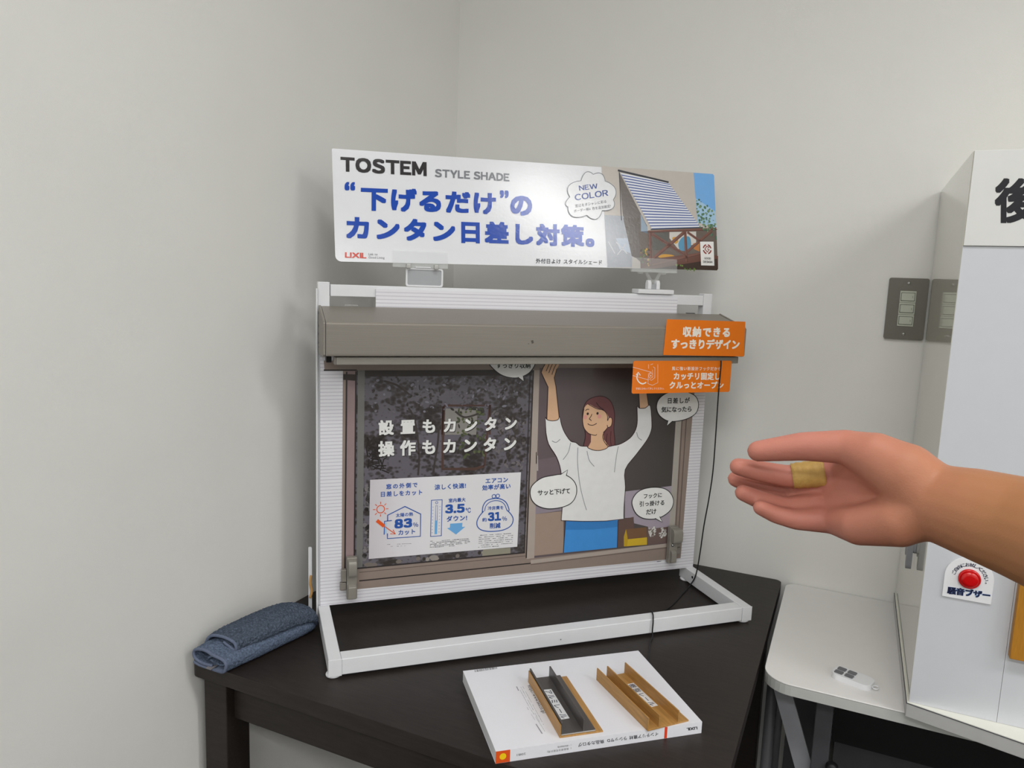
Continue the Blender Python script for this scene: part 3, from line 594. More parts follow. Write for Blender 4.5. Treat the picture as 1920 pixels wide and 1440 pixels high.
# speech bubbles
BB = I((240, 240, 238)); BK_ = I((34, 34, 36))
def bubble(outline, tail, texts, label):
    b = MB(); o = spline(outline, True, 5)
    b.poly(o, BB, LY * 7); b.ribbon(o, .0016, BK_, LY * 7.2, True)
    b.poly(tail, BB, LY * 7.4); b.ribbon([tail[0], tail[1], tail[2]], .0016, BK_, LY * 7.5)
    for s_, q in texts: write(b, s_, *q, BK_, LY * 8, bold=.02)
    obj('speech_bubble', b, poster, label=label)
bubble([(0.38872, 0.23579), (0.39334, 0.24916), (0.41052, 0.26139), (0.43177, 0.26526), (0.45334, 0.26641), (0.4707, 0.25859), (0.48244, 0.24405), (0.48414, 0.22536), (0.47562, 0.20959), (0.45649, 0.20154), (0.42756, 0.20026), (0.40576, 0.20726), (0.39293, 0.21956)], [(0.44901, 0.26618), (0.46357, 0.27484), (0.46122, 0.2637), (0.4559, 0.26352)], [('サッと下げて', [(0.40441, 0.22752), (0.47105, 0.22756), (0.40347, 0.23855)])], 'speech bubble on the left of the printed woman')
bubble([(0.60622, 0.19865), (0.61042, 0.21399), (0.62401, 0.22515), (0.64736, 0.2293), (0.67412, 0.22628), (0.69093, 0.21628), (0.70026, 0.19982), (0.69747, 0.18283), (0.68355, 0.17029), (0.66261, 0.16322), (0.6359, 0.16565), (0.61672, 0.17745)], [(0.66039, 0.16436), (0.67764, 0.15524), (0.67086, 0.16752), (0.66498, 0.16745)], [('フックに', [(0.63177, 0.20711), (0.67281, 0.20742), (0.63137, 0.21701)]), ('引っ掛ける', [(0.62314, 0.19126), (0.67936, 0.19091), (0.62295, 0.20189)]), ('だけ', [(0.63931, 0.17367), (0.66238, 0.17399), (0.63889, 0.18366)])], 'speech bubble at the lower right of the printed woman')
bubble([(0.64786, 0.39215), (0.65165, 0.40797), (0.66726, 0.41943), (0.68907, 0.423), (0.71426, 0.42163), (0.73469, 0.41262), (0.74311, 0.39626), (0.73883, 0.37886), (0.72128, 0.36806), (0.69639, 0.36302), (0.67404, 0.36441), (0.6553, 0.37602)], [(0.67565, 0.3651), (0.67368, 0.35426), (0.68578, 0.36333), (0.68089, 0.36545)], [('日差しが', [(0.67228, 0.39972), (0.72217, 0.39968), (0.6718, 0.41004)]), ('気になったら', [(0.65903, 0.38134), (0.72759, 0.38114), (0.65873, 0.39313)])], 'speech bubble under the lower orange tag')
bubble([(0.2988, 0.48216), (0.30403, 0.49063), (0.32154, 0.49699), (0.34381, 0.49915), (0.36877, 0.49703), (0.38511, 0.48841), (0.38786, 0.47758), (0.37702, 0.46246), (0.35909, 0.45438), (0.34099, 0.45412), (0.32285, 0.45965), (0.30688, 0.4715)], [(0.35567, 0.45485), (0.36736, 0.44693), (0.36629, 0.45648), (0.36126, 0.45718)], [('すっきり収納', [(0.31352, 0.47189), (0.37939, 0.47155), (0.31363, 0.48169)])], 'speech bubble cut off by the shade case')
# white slogan on the dark pane
b = MB(); WH = I((236, 236, 234)); SD = I((46, 42, 42))
for s_, q in (('設置もカンタン', [(0.10222, 0.35475), (0.35722, 0.35556), (0.10194, 0.38168)]), ('操作もカンタン', [(0.10221, 0.31637), (0.35757, 0.31657), (0.10192, 0.34436)])):
    write(b, s_, *[(p_[0] + .0010, p_[1] - .0012) for p_ in q], SD, LY * 5, bold=.05, grow=0); write(b, s_, *q, WH, LY * 6, bold=.036, grow=0)
obj('lettering', b, poster, label='bold white slogan lettering')
# white info sheet print
b = MB(); INF = vgrad('printed_info_white', [(0, (206, 200, 206)), (.5, (226, 223, 228)), (1, (232, 231, 234))], 'X', .08, .20); BU = I((40, 88, 172)); OR = I((232, 92, 36)); LB = I((112, 176, 230))
b.poly([(0.08837, 0.2757), (0.36889, 0.2749), (0.36709, 0.12954), (0.08717, 0.13084)], INF, LY * 5)
for s_, q, bd in (('窓の外側で', [(0.1168, 0.25735), (0.17263, 0.25793), (0.1167, 0.26586)], .025), ('日差しをカット', [(0.10748, 0.24408), (0.18161, 0.24355), (0.10739, 0.25281)], .025), ('太陽の熱', [(0.13452, 0.20428), (0.16571, 0.20464), (0.13442, 0.21163)], .02), ('カット', [(0.13961, 0.17026), (0.16992, 0.17045), (0.13947, 0.18006)], .025),
                  ('涼しく快適!', [(0.20417, 0.25087), (0.26269, 0.25091), (0.20398, 0.26001)], .025), ('室内最大', [(0.23079, 0.22536), (0.26273, 0.22549), (0.23061, 0.23263)], .025), ('ダウン!', [(0.22793, 0.18957), (0.26663, 0.18938), (0.2277, 0.19933)], .03),
                  ('エアコン', [(0.30002, 0.25717), (0.34369, 0.25739), (0.29973, 0.26606)], .025), ('効率が高い', [(0.29412, 0.2444), (0.34921, 0.24494), (0.29383, 0.25375)], .025), ('冷房費を', [(0.30618, 0.20584), (0.33683, 0.20532), (0.30595, 0.21305)], .02), ('約', [(0.296, 0.18407), (0.30462, 0.18388), (0.29576, 0.19174)], .02), ('削減', [(0.31122, 0.17004), (0.33233, 0.16955), (0.31089, 0.18003)], .03)):
    write(b, s_, *q, BU, LY * 6, bold=bd)
for s_, q, bd in (('83', [(0.13229, 0.18323), (0.16437, 0.18359), (0.13206, 0.20079)], .055), ('%', [(0.16607, 0.18367), (0.17545, 0.18383), (0.16593, 0.19199)], .015), ('3.5', [(0.22472, 0.20484), (0.26176, 0.20423), (0.22432, 0.22205)], .055), ('31', [(0.30688, 0.18417), (0.33275, 0.18384), (0.30633, 0.20134)], .055), ('%', [(0.33486, 0.18278), (0.34457, 0.18274), (0.33457, 0.1912)], .015)):
    write(b, s_, *q, BU, LY * 6, bold=bd, fw=True)
write(b, '℃', *[(0.26357, 0.20321), (0.27338, 0.20319), (0.2633, 0.2128)], BU, LY * 6, bold=.02)
c0, c1 = [(0.10732, 0.22125), (0.11413, 0.22121)]
rs = math.hypot(c1[0] - c0[0], c1[1] - c0[1]); b.ribbon(ell(c0, rs, rs), .0016, OR, LY * 6, True)
for k in range(8):
    a = math.pi / 4 * k; b.ribbon([(c0[0] + rs * 1.35 * math.cos(a), c0[1] + rs * 1.35 * math.sin(a)), (c0[0] + rs * 2.0 * math.cos(a), c0[1] + rs * 2.0 * math.sin(a))], .0013, OR, LY * 6)
b.ribbon([(0.10093, 0.20113), (0.11387, 0.18941)], .0062, OR, LY * 6.4); b.ribbon([(0.11387, 0.18984), (0.13389, 0.17355)], .0014, OR, LY * 6.6); b.ribbon([(0.12487, 0.1747), (0.13431, 0.17329), (0.1298, 0.18169)], .0014, OR, LY * 6.6)
b.ribbon([(0.12, 0.19801), (0.11987, 0.20922), (0.15061, 0.22326), (0.17951, 0.20715), (0.17964, 0.16549), (0.11997, 0.16598), (0.11986, 0.17553)], .0020, BU, LY * 6); b.ribbon([(0.11405, 0.17383), (0.11439, 0.19842), (0.12749, 0.19896)], .0018, BU, LY * 6); b.ribbon([(0.1169, 0.19651), (0.11715, 0.17597)], .003, I((170, 210, 240)), LY * 5.8)
b.ribbon([(0.19876, 0.2316), (0.21866, 0.23141), (0.21869, 0.16344), (0.19866, 0.16351)], .0018, BU, LY * 6, True); b.ribbon([(0.20844, 0.193), (0.20813, 0.16717)], .0048, LB, LY * 6); b.ribbon([(0.20692, 0.19311), (0.20697, 0.22101), (0.21022, 0.22079), (0.21018, 0.19287)], .0009, BU, LY * 6)
c0 = [(0.20858, 0.22659)][0]; b.ribbon(ell(c0, .0021, .0021), .0009, BU, LY * 6, True)
for k in range(9):
    t0, t1 = [(0.20183, 0.21872), (0.20112, 0.17039)]; q0, q1 = [(0.21482, 0.21873), (0.21415, 0.17068)]
    u = k / 8; z0 = (t0[0] + (t1[0] - t0[0]) * u, t0[1] + (t1[1] - t0[1]) * u); z1 = (q0[0] + (q1[0] - q0[0]) * u, q0[1] + (q1[1] - q0[1]) * u)
    b.ribbon([(z0[0] - .001, z0[1]), (z0[0] + .0012, z0[1])], .0006, BU, LY * 6); b.ribbon([(z1[0] - .0012, z1[1]), (z1[0] + .001, z1[1])], .0006, BU, LY * 6)
b.poly([(0.23462, 0.18508), (0.25784, 0.1849), (0.25761, 0.1771), (0.26362, 0.17708), (0.2462, 0.16346), (0.22888, 0.17708), (0.23437, 0.17732)], LB, LY * 6)
b.ribbon(spline([(0.29808, 0.20438), (0.29002, 0.19485), (0.28561, 0.18395), (0.28841, 0.17361), (0.29881, 0.16671), (0.31713, 0.16391), (0.3378, 0.16502), (0.35261, 0.1721), (0.35681, 0.18435), (0.35176, 0.19497), (0.34335, 0.20351)]), .0018, BU, LY * 6)
b.ribbon(spline([(0.29545, 0.20165), (0.29685, 0.21455), (0.30378, 0.22417), (0.31729, 0.22734), (0.33107, 0.22534), (0.34167, 0.21788), (0.34744, 0.2055), (0.3476, 0.20095)]), .0018, BU, LY * 6); b.ribbon(spline([(0.29989, 0.20426), (0.30229, 0.21419), (0.30955, 0.22088), (0.31971, 0.22314), (0.33123, 0.22082), (0.33882, 0.214), (0.34335, 0.20351)]), .0014, BU, LY * 6)
for c in [(0.31715, 0.23161), (0.32467, 0.23181)]: b.ribbon(ell(c, .0035, .0035), .0014, BU, LY * 6, True)
GP = I((70, 70, 74))
smallprint(b, [(0.11948, 0.15515), (0.17881, 0.15233), (0.11952, 0.15123)], 2, GP, LY * 6, .0006, .6); smallprint(b, [(0.19819, 0.15447), (0.27437, 0.15331), (0.19778, 0.14297)], 5, GP, LY * 6, .0011); smallprint(b, [(0.29045, 0.15833), (0.35785, 0.1568), (0.2898, 0.13504)], 7, GP, LY * 6, .0010)
obj('info_print', b, poster, label='white printed info panel with blue icons')
b = MB(); smallprint(b, [(0.67179, 0.07128), (0.68984, 0.07151), (0.67186, 0.07032)], 1, GP, LY * 2, .0014, 1.0); obj('small_print', b, poster)
# ------------------------------------------------------------------ header sign on clips
GM = frame((0.11695, -0.62407, 1.35179), (0.72732, 0.68609, 0.01708), (-0.13518, 0.11882, 0.98367)) @ Matrix.Scale(SS, 4)
sign = thing('header_sign', 'wide glossy white advertising sign with blue Japanese lettering above the stand', 'sign', GM)
GW, GH = 0.7386, 0.1897
M_card = mat('glossy_white_card', (234, 235, 239), rough=.17, var=.006, coat=.0, spec=.6, bump=.10, bscale=160)
b = MB(); pts = []
for cx, cy, a0, r in ((GW - .006, GH - .006, 0, .006), (.002, GH - .002, 90, .002), (.010, .010, 180, .010), (GW - .008, .008, 270, .008)):
    for k in range(6): a = math.radians(a0 + 90 * k / 5); pts.append((cx + r * math.cos(a), cy + r * math.sin(a)))
b.prism(pts, -.0014, 0.0, M_card); obj('card', b, sign)
def G(col): return mat('gloss_print_%d_%d_%d' % tuple(col), col, rough=.17, var=.02, scale=60, spec=.6, bump=.10, bscale=160)
b = MB()
# photograph printed on the right part
PH = .0002
b.poly([(0.49453, 0.19189), (0.7374, 0.19157), (0.73978, 0.18817), (0.73913, 0.00289), (0.73666, -0.00047), (0.49853, 0.00066)], G((196, 189, 182)), PH)
b.poly([(0.69341, 0.1913), (0.73739, 0.19135), (0.73978, 0.18817), (0.73903, 0.08463), (0.69696, 0.0929)], G((120, 176, 232)), PH * 1.5)
b.poly([(0.69514, 0.14109), (0.73941, 0.11674), (0.73954, 0.08465), (0.69696, 0.0929)], G((166, 200, 226)), PH * 1.6)
b.poly([(0.53069, 0.18361), (0.53551, 0.09063), (0.55466, 0.02347), (0.57972, 0.00281), (0.58927, 0.00301), (0.58586, 0.082)], G((112, 104, 100)), PH * 1.5)
b.poly([(0.49657, 0.09952), (0.5359, 0.09912), (0.5523, 0.02341), (0.54894, 0.00173), (0.49853, 0.00066)], G((172, 176, 184)), PH * 1.6)
b.poly([(0.51881, 0.05622), (0.54683, 0.05716), (0.55132, 0.02763), (0.52481, 0.03534)], G((190, 200, 214)), PH * 1.7); b.poly([(0.5357, 0.09487), (0.56989, 0.09631), (0.56844, 0.01533), (0.54995, 0.02335)], G((106, 98, 92)), PH * 1.8)
for l in ([(0.51847, 0.04884), (0.54076, 0.02734)], [(0.5393, 0.04633), (0.51968, 0.02467)], [(0.50234, 0.04937), (0.51514, 0.02665)]): b.ribbon(l, .002, G((206, 208, 212)), PH * 2)
b.poly([(0.57267, 0.10497), (0.58576, 0.07986), (0.58635, 0.06705), (0.57224, 0.07081)], G((150, 168, 186)), PH * 2)
b.poly([(0.56749, 0.07064), (0.73954, 0.08465), (0.73913, 0.00289), (0.73666, -0.00047), (0.56773, 0.00021)], G((104, 92, 84)), PH * 2)
b.poly([(0.59009, 0.07039), (0.63124, 0.07296), (0.62955, 0.03836), (0.5908, 0.03511)], G((92, 90, 84)), PH * 2.2); b.poly([(0.63363, 0.07197), (0.69306, 0.07522), (0.69185, 0.0511), (0.65159, 0.039), (0.63305, 0.06006)], G((208, 204, 198)), PH * 2.2)
b.poly(spline([(0.65212, 0.04986), (0.66264, 0.06323), (0.67753, 0.06374), (0.68049, 0.04856), (0.67378, 0.03855), (0.65641, 0.03697)], True), G((84, 146, 180)), PH * 2.5)
b.poly(spline([(0.63916, 0.06027), (0.64785, 0.06273), (0.65234, 0.0542), (0.64475, 0.04963)], True), G((206, 152, 60)), PH * 2.6); b.poly(spline([(0.607, 0.02269), (0.61693, 0.02832), (0.63634, 0.02776), (0.64347, 0.02362), (0.62622, 0.01995)], True), G((206, 150, 40)), PH * 2.6); b.poly([(0.68435, 0.05086), (0.69959, 0.05572), (0.69859, 0.03598), (0.68629, 0.04)], G((190, 120, 60)), PH * 2.5)
b.poly([(0.56844, 0.01533), (0.70099, 0.03385), (0.74045, 0.02831), (0.73913, 0.00289), (0.73666, -0.00047), (0.56773, 0.00021)], G((108, 72, 62)), PH * 2.7); b.poly([(0.5963, -0.00005), (0.73837, 0.02274), (0.73913, 0.00289), (0.73666, -0.00047)], G((66, 50, 44)), PH * 2.9)
BR_ = G((122, 80, 68)); BR2 = G((96, 62, 52))
for l, w_ in (([(0.58725, 0.07093), (0.73941, 0.08221)], .0045), ([(0.59132, 0.07108), (0.58916, 0.00087)], .007), ([(0.66819, 0.0754), (0.66892, 0.01558)], .006), ([(0.59107, 0.01587), (0.66684, 0.07317)], .0065), ([(0.59473, 0.06734), (0.66585, 0.02854)], .006), ([(0.67114, 0.03521), (0.72848, 0.07761)], .005), ([(0.67304, 0.0734), (0.70211, 0.0558)], .005), ([(0.58454, 0.00398), (0.70088, 0.03166)], .006)):
    b.ribbon(l, w_, BR_, PH * 3.2); b.ribbon([(l[0][0] + .0016, l[0][1] - .0012), (l[1][0] + .0016, l[1][1] - .0012)], w_ * .3, BR2, PH * 3.4)
# striped awning
q = [(0.53338, 0.18123), (0.6359, 0.16845), (0.70473, 0.08267), (0.59632, 0.07555)]
A_, B2, C_, D_ = (Vector(v) for v in q)
WHs = G((232, 234, 240)); BLs = G((96, 112, 168)); n = 19
for i in range(n):
    for u0, u1, m in ((i / n, (i + .55) / n, WHs), ((i + .55) / n, (i + 1) / n, BLs)):
        b.poly([A_.lerp(D_, u1), B2.lerp(C_, u1), B2.lerp(C_, u0), A_.lerp(D_, u0)], m, PH * 3.6)
b.ribbon([(0.52845, 0.18559), (0.63641, 0.16891)], .0036, G((58, 60, 66)), PH * 4); b.ribbon([(0.53111, 0.18258), (0.53154, 0.09047)], .0014, G((58, 60, 66)), PH * 4); b.ribbon([(0.59272, 0.07541), (0.70854, 0.08347)], .002, G((58, 60, 66)), PH * 4)
random.seed(5)
for i in range(90):
    c = rndp([(0.6965, 0.14335), (0.73813, 0.11669), (0.69738, 0.08633)]); b.disc(c, random.uniform(.0008, .0028), G(random.choice([(92, 128, 92), (70, 104, 84), (120, 150, 110)])), PH * (4 + .01 * i), 7)
for i in range(40):
    c = rndp([(0.56944, 0.03663), (0.58861, 0.03932), (0.56784, 0.00255)]); b.disc(c, random.uniform(.001, .0025), G(random.choice([(96, 116, 70), (190, 150, 60), (70, 60, 50)])), PH * (4 + .01 * i), 7)
for i in range(24):
    c = rndp([(0.64518, 0.00853), (0.68952, 0.00515), (0.6448, 0.00095)]); b.disc(c, random.uniform(.001, .002), G(random.choice([(96, 126, 60), (130, 150, 60), (50, 60, 40)])), PH * (4 + .01 * i), 7)
obj('awning_photo_print', b, sign, label='printed photo of a striped blue awning over a deck')
b = MB()
b.poly([(0.70032, 0.05531), (0.73119, 0.0563), (0.73052, 0.00866), (0.70047, 0.00866)], G((238, 236, 234)), PH * 6)
c0, c1 = [(0.7157, 0.04085), (0.72584, 0.04114)]; rr = abs(c1[0] - c0[0]); RD = G((146, 58, 54))
def arc(c, r, a0, a1, n=14): return [(c[0] + r * math.cos(math.radians(a0 + (a1 - a0) * k / n)), c[1] + r * math.sin(math.radians(a0 + (a1 - a0) * k / n))) for k in range(n + 1)]
for a0 in (20, 110, 200, 290): b.ribbon(arc(c0, rr * .86, a0 - 32 + 25, a0 + 32 + 25, 8), rr * .28, RD, PH * 7)
b.ribbon([(c0[0] + rr * .5, c0[1] + rr * .35), (c0[0] - rr * .1, c0[1] + rr * .55), (c0[0] - rr * .5, c0[1]), (c0[0], c0[1] - rr * .55), (c0[0] + rr * .45, c0[1] - rr * .1), (c0[0] + rr * .05, c0[1] + rr * .1)], rr * .22, RD, PH * 7)
write(b, 'GOOD', *[(0.70837, 0.02068), (0.72301, 0.02059), (0.70858, 0.02485)], G((70, 64, 64)), PH * 7, .03, True); write(b, 'DESIGN', *[(0.70525, 0.01381), (0.72595, 0.01362), (0.70546, 0.01797)], G((70, 64, 64)), PH * 7, .03, True)
obj('award_mark', b, sign, label='white award mark with red emblem')
# scalloped badge
b = MB(); cu = [(0.4514, 0.16161), (0.47639, 0.17437), (0.50013, 0.16318), (0.51435, 0.16147), (0.51564, 0.12882), (0.49164, 0.10706), (0.46005, 0.0971), (0.42323, 0.10974), (0.42788, 0.13002), (0.43455, 0.16561)]
cu = [(0.45092, 0.16096), (0.47639, 0.17437), (0.50013, 0.16318), (0.51564, 0.12882), (0.49164, 0.10706), (0.46005, 0.0971), (0.42261, 0.11075), (0.4272, 0.12957)]
out = []; cc = Vector([(0.4685, 0.13482)][0])
for i in range(len(cu)):
    p0 = Vector(cu[i]); p1 = Vector(cu[(i + 1) % len(cu)]); m_ = (p0 + p1) / 2; nrm = (m_ - cc).normalized(); h = (p1 - p0).length * .36
    for k in range(8):
        u = k / 8; out.append(tuple(p0.lerp(p1, u) + nrm * h * math.sin(math.pi * u) ** .8))
b.poly(out, G((232, 233, 236)), PH * 8); b.ribbon(out, .0010, G((90, 92, 100)), PH * 9, True)
NB = G((44, 72, 150))
write(b, 'NEW', *[(0.44673, 0.14221), (0.48481, 0.14866), (0.44556, 0.15129)], NB, PH * 9, .02, True); write(b, 'COLOR', *[(0.43717, 0.12303), (0.50579, 0.1357), (0.43633, 0.1346)], NB, PH * 9, .02, True)
write(b, '窓辺をオシャレに彩る', *[(0.43706, 0.11018), (0.50104, 0.1222), (0.43684, 0.11556)], G((70, 72, 80)), PH * 9, .008); write(b, 'ボーダー柄4色を追加設定!', *[(0.43397, 0.10072), (0.50988, 0.114), (0.43374, 0.10589)], G((70, 72, 80)), PH * 9, .008)
obj('badge_print', b, sign, label='scalloped badge')
b = MB(); SB = G((16, 72, 178))
write(b, 'TOSTEM', *[(0.01314, 0.15146), (0.15962, 0.15201), (0.01376, 0.17663)], G((44, 40, 42)), PH * 3, .045, True); obj('brand_lettering', b, sign, label='dark grey brand lettering')
b = MB(); write(b, 'STYLE SHADE', *[(0.17397, 0.1517), (0.3108, 0.15181), (0.17449, 0.16617)], G((128, 130, 136)), PH * 3, .035, True); obj('product_lettering', b, sign, label='mid grey product lettering')
b = MB(); write(b, '“', *[(0.01852, 0.1199), (0.03597, 0.12047), (0.01936, 0.13458)], SB, PH * 3, .03, grow=0); write(b, '下げるだけ', *[(0.04431, 0.08735), (0.28303, 0.08981), (0.04583, 0.12817)], SB, PH * 3, .046, grow=0, sx=1.14); write(b, '”', *[(0.29153, 0.12062), (0.3081, 0.12106), (0.29209, 0.13488)], SB, PH * 3, .03, grow=0); write(b, 'の', *[(0.31004, 0.09059), (0.35173, 0.09097), (0.31149, 0.12687)], SB, PH * 3, .046, grow=0, sx=1.14)
BLq = [(0.01862, 0.03717), (0.01992, 0.078)]; write(b, 'カンタン日差し対策。', BLq[0], [(0.47324, 0.03719)][0], BLq[1], SB, PH * 3, .046, grow=0, sx=1.14); obj('headline_lettering', b, sign, label='large blue headline lettering')
b = MB(); write(b, 'LIXIL', *[(0.01582, 0.00665), (0.0511, 0.00623), (0.01611, 0.0158)], G((214, 66, 44)), PH * 3, .03); obj('logo_lettering', b, sign, label='small red logo lettering')
b = MB(); write(b, 'Link to', *[(0.05499, 0.0116), (0.06992, 0.0118), (0.05511, 0.01537)], G((110, 110, 116)), PH * 3, .0); write(b, 'Good Living', *[(0.05478, 0.00519), (0.08152, 0.00509), (0.05494, 0.01009)], G((110, 110, 116)), PH * 3, .0); obj('motto_lettering', b, sign)
b = MB(); write(b, '外付日よけ スタイルシェード', *[(0.3555, 0.00533), (0.48707, 0.00543), (0.35584, 0.01344)], G((40, 42, 50)), PH * 3, .016); obj('caption_lettering', b, sign)

# ------------------------------------------------------------------ clips that hold the sign
M_frost = mat('grey_translucent_plastic', (170, 172, 176), rough=.3, var=.02)
def clip_plates(t, a0, a1, z0, z1, sh=0.0):
    """clear plates gripping the lower edge of the card, leaning with it"""
    tb = lambda z: D + .005 + sh + (z - .652) * .18
    b = MB()
    for off in (-.0036, .0022):
        vs = []
        for dz in (z0, z1):
            for a in (a0, a1): vs += [(a, tb(dz) + off, dz), (a, tb(dz) + off + .0009, dz)]
        b.add(vs, [(0, 2, 6, 4), (3, 1, 5, 7), (0, 4, 5, 1), (2, 3, 7, 6), (4, 6, 7, 5), (0, 1, 3, 2)], M_clear)
    obj('clear_plate', b, t, label='clear plastic plates')
t = thing('sign_clip', 'clear and white clip holding the left part of the header sign', 'clip', SM @ Matrix.Translation((0, 0, .0)), 'clips under the header sign')
clip_plates(t, .1240, .2200, .6462, .6745, -.0007)
for a in (.150, .1985):
    b = MB(); b.box((a - .004, D - .0040, .6440), (a + .004, D + .0008, .6525), M_chrome); obj('lug', b, t, bevel=.001)
b = MB()
o_ = rrect(.1470, .6136, .2125, .6455, .004); i_ = rrect(.1500, .6164, .2095, .6426, .003)
n = len(o_); vs = [(x, D + .004, z) for x, z in o_] + [(x, D + .004, z) for x, z in i_] + [(x, D + .008, z) for x, z in o_] + [(x, D + .008, z) for x, z in i_]
fs = []
for k in range(n):
    j = (k + 1) % n; fs += [(k, j, n + j, n + k), (2 * n + j, 2 * n + k, 3 * n + k, 3 * n + j), (j, k, 2 * n + k, 2 * n + j), (n + k, n + j, 3 * n + j, 3 * n + k)]
b.add(vs, fs, M_white_plastic); obj('bracket_frame', b, t, bevel=.0004)
b = MB(); b.prism(rrect(.1498, .6162, .2097, .6428, .003), D + .0055, D + .0072, M_frost, 'y'); obj('bracket_pane', b, t, label='grey pane of the bracket')
b = MB(); b.box((.163, D + .002, .6456), (.190, D + .007, .6480), M_white_plastic); obj('hinge', b, t, bevel=.0005)
t = thing('sign_clip', 'clear Y shaped clip on a white hinge holding the right part of the header sign', 'clip', SM, 'clips under the header sign')
clip_plates(t, .5760, .6740, .6545, .6810, -.0046)
b = MB(); y0 = D + .003
b.prism([(.6075, .6560), (.6120, .6560), (.6235, .6405), (.6310, .6405), (.6395, .6560), (.6440, .6560), (.6350, .6375), (.6355, .6330), (.6185, .6330), (.6190, .6375)], y0, y0 + .005, M_clear, 'y'); obj('clear_fork', b, t)
for a in (.598, .648):
    b = MB(); b.box((a - .005, y0 - .002, .6508), (a + .005, y0 + .005, .6552), M_clear); obj('lug', b, t, bevel=.0012)
for a in (.6150, .6335):
    b = MB(); b.prism([(y0 - .001, .6225), (y0 + .011, .6225), (y0 + .011, .634), (y0 + .008, .6395), (y0 + .002, .6395), (y0 - .001, .634)], a, a + .0075, M_white_plastic, 'x'); obj('hinge_ear', b, t, bevel=.001)
b = MB(); b.box((.6226, y0 + .001, .6225), (.6334, y0 + .006, .6325), M_frost); obj('hinge_core', b, t, bevel=.0008)
b = MB(); b.box((.5930, D - .0015, .6136), (.6705, D + .026, .6222), M_white_plastic); obj('base_plate', b, t, bevel=.0012)

# ------------------------------------------------------------------ orange tags
M_tag = mat('orange_gloss_card', (242, 124, 18), rough=.25, var=.01, coat=.3)
WT_ = I((248, 240, 228))
T1 = SM @ frame((0, FB - .0016, 0), (1, 0, 0), (0, 0, 1))
t = thing('orange_tag', 'larger orange card with white Japanese lettering on the right end of the shade case', 'tag', T1, 'orange cards on the shade display')
p_ = [(0.60473, 0.57064), (0.77268, 0.56873), (0.77556, 0.50289), (0.60192, 0.5056)]
b = MB(); b.prism(p_, .0003, .0012, M_tag); obj('card', b, t, bevel=.0003)
b = MB(); write(b, '収納できる', *[(0.63925, 0.53997), (0.74022, 0.53969), (0.63895, 0.55716)], WT_, .0014, .04); write(b, 'すっきりデザイン', *[(0.61677, 0.51702), (0.76341, 0.51633), (0.61639, 0.53576)], WT_, .0014, .04); obj('lettering', b, t)
T2 = SM @ frame((0, .1105, 0), (1, 0, 0), (0, 0, 1))
t = thing('orange_tag', 'orange card with white hook drawing hanging below the pull bar', 'tag', T2, 'orange cards on the shade display')
q = [(0.54701, 0.43727), (0.75586, 0.43399), (0.75006, 0.49268), (0.54659, 0.49315)]
x0, x1, z0, z1 = q[0][0], q[1][0], min(q[0][1], q[1][1]), .4880
b = MB(); b.prism(rrect(x0, z0, x1, z1 + .006, .0035), -.0009, 0.0, M_tag); obj('card', b, t)
b = MB(); write(b, '風に強い新設計フックだから', *[(0.62714, 0.47663), (0.73262, 0.47552), (0.62667, 0.48299)], WT_, .0002, .01); write(b, 'カッチリ固定し', *[(0.63234, 0.45882), (0.73258, 0.45732), (0.63157, 0.47251)], WT_, .0002, .035); write(b, 'クルっとオープン', *[(0.62456, 0.44223), (0.74164, 0.44057), (0.62407, 0.45571)], WT_, .0002, .035); write(b, '手前にひねって外してください。', *[(0.55496, 0.4412), (0.61338, 0.44057), (0.55469, 0.44525)], WT_, .0002, .0)
obj('lettering', b, t)
b = MB(); lw = .0006
for l in ([(0.54604, 0.4827), (0.58541, 0.47283)], [(0.54704, 0.4673), (0.58007, 0.45891)], [(0.5781, 0.48748), (0.57865, 0.47962)], [(0.59702, 0.48741), (0.59943, 0.45349), (0.58834, 0.44887), (0.57903, 0.45215), (0.57926, 0.47063), (0.58364, 0.47285)], [(0.58798, 0.48295), (0.59167, 0.48068), (0.59244, 0.46262), (0.58569, 0.45794), (0.58148, 0.46047)], [(0.58683, 0.47778), (0.58831, 0.46379)], [(0.58192, 0.48679), (0.58708, 0.48857)]): b.ribbon(l, lw, WT_, .0002)
c = [(0.58408, 0.46654)][0]; b.ribbon(ell(c, .0040, .0044), lw, WT_, .0002, True); b.disc(c, .0012, WT_, .0002, 12)
b.ribbon(spline([(0.55731, 0.46968), (0.55577, 0.46297), (0.56025, 0.45552), (0.568, 0.45183), (0.57535, 0.45445)]), .0022, WT_, .0003); b.ribbon([(0.55393, 0.46814), (0.55784, 0.47303), (0.56245, 0.46739)], .0018, WT_, .0003)
obj('hook_drawing', b, t)

# ------------------------------------------------------------------ black pull cord
cord = [SM @ Vector(v) for v in spline([(0.72909, 0.1065, 0.49471), (0.72974, 0.1065, 0.48056), (0.72956, 0.1075, 0.42955), (0.73637, 0.116, 0.29234), (0.73766, 0.124, 0.22604), (0.73729, 0.134, 0.16314), (0.7406, 0.146, 0.0977), (0.74035, 0.155, 0.04914), (0.72925, 0.16, 0.02433), (0.71147, 0.14697, 0.0215), (0.6593, 0.10262, 0.021), (0.63153, 0.08318, 0.021), (0.61564, 0.07552, 0.021), (0.5782, 0.033, 0.025), (0.5702, 0.029, 0.042), (0.5672, 0.0262, 0.0525), (0.5622, 0.012, 0.0527), (0.5552, -0.001, 0.0525), (0.5537, -0.0042, 0.046), (0.5532, -0.0045, 0.03), (0.5522, -0.008, 0.023), (0.53846, -0.02421, 0.021), (0.51813, -0.05701, 0.021), (0.50407, -0.0805, 0.021), (0.49644, -0.09946, 0.021)], False, 8)]
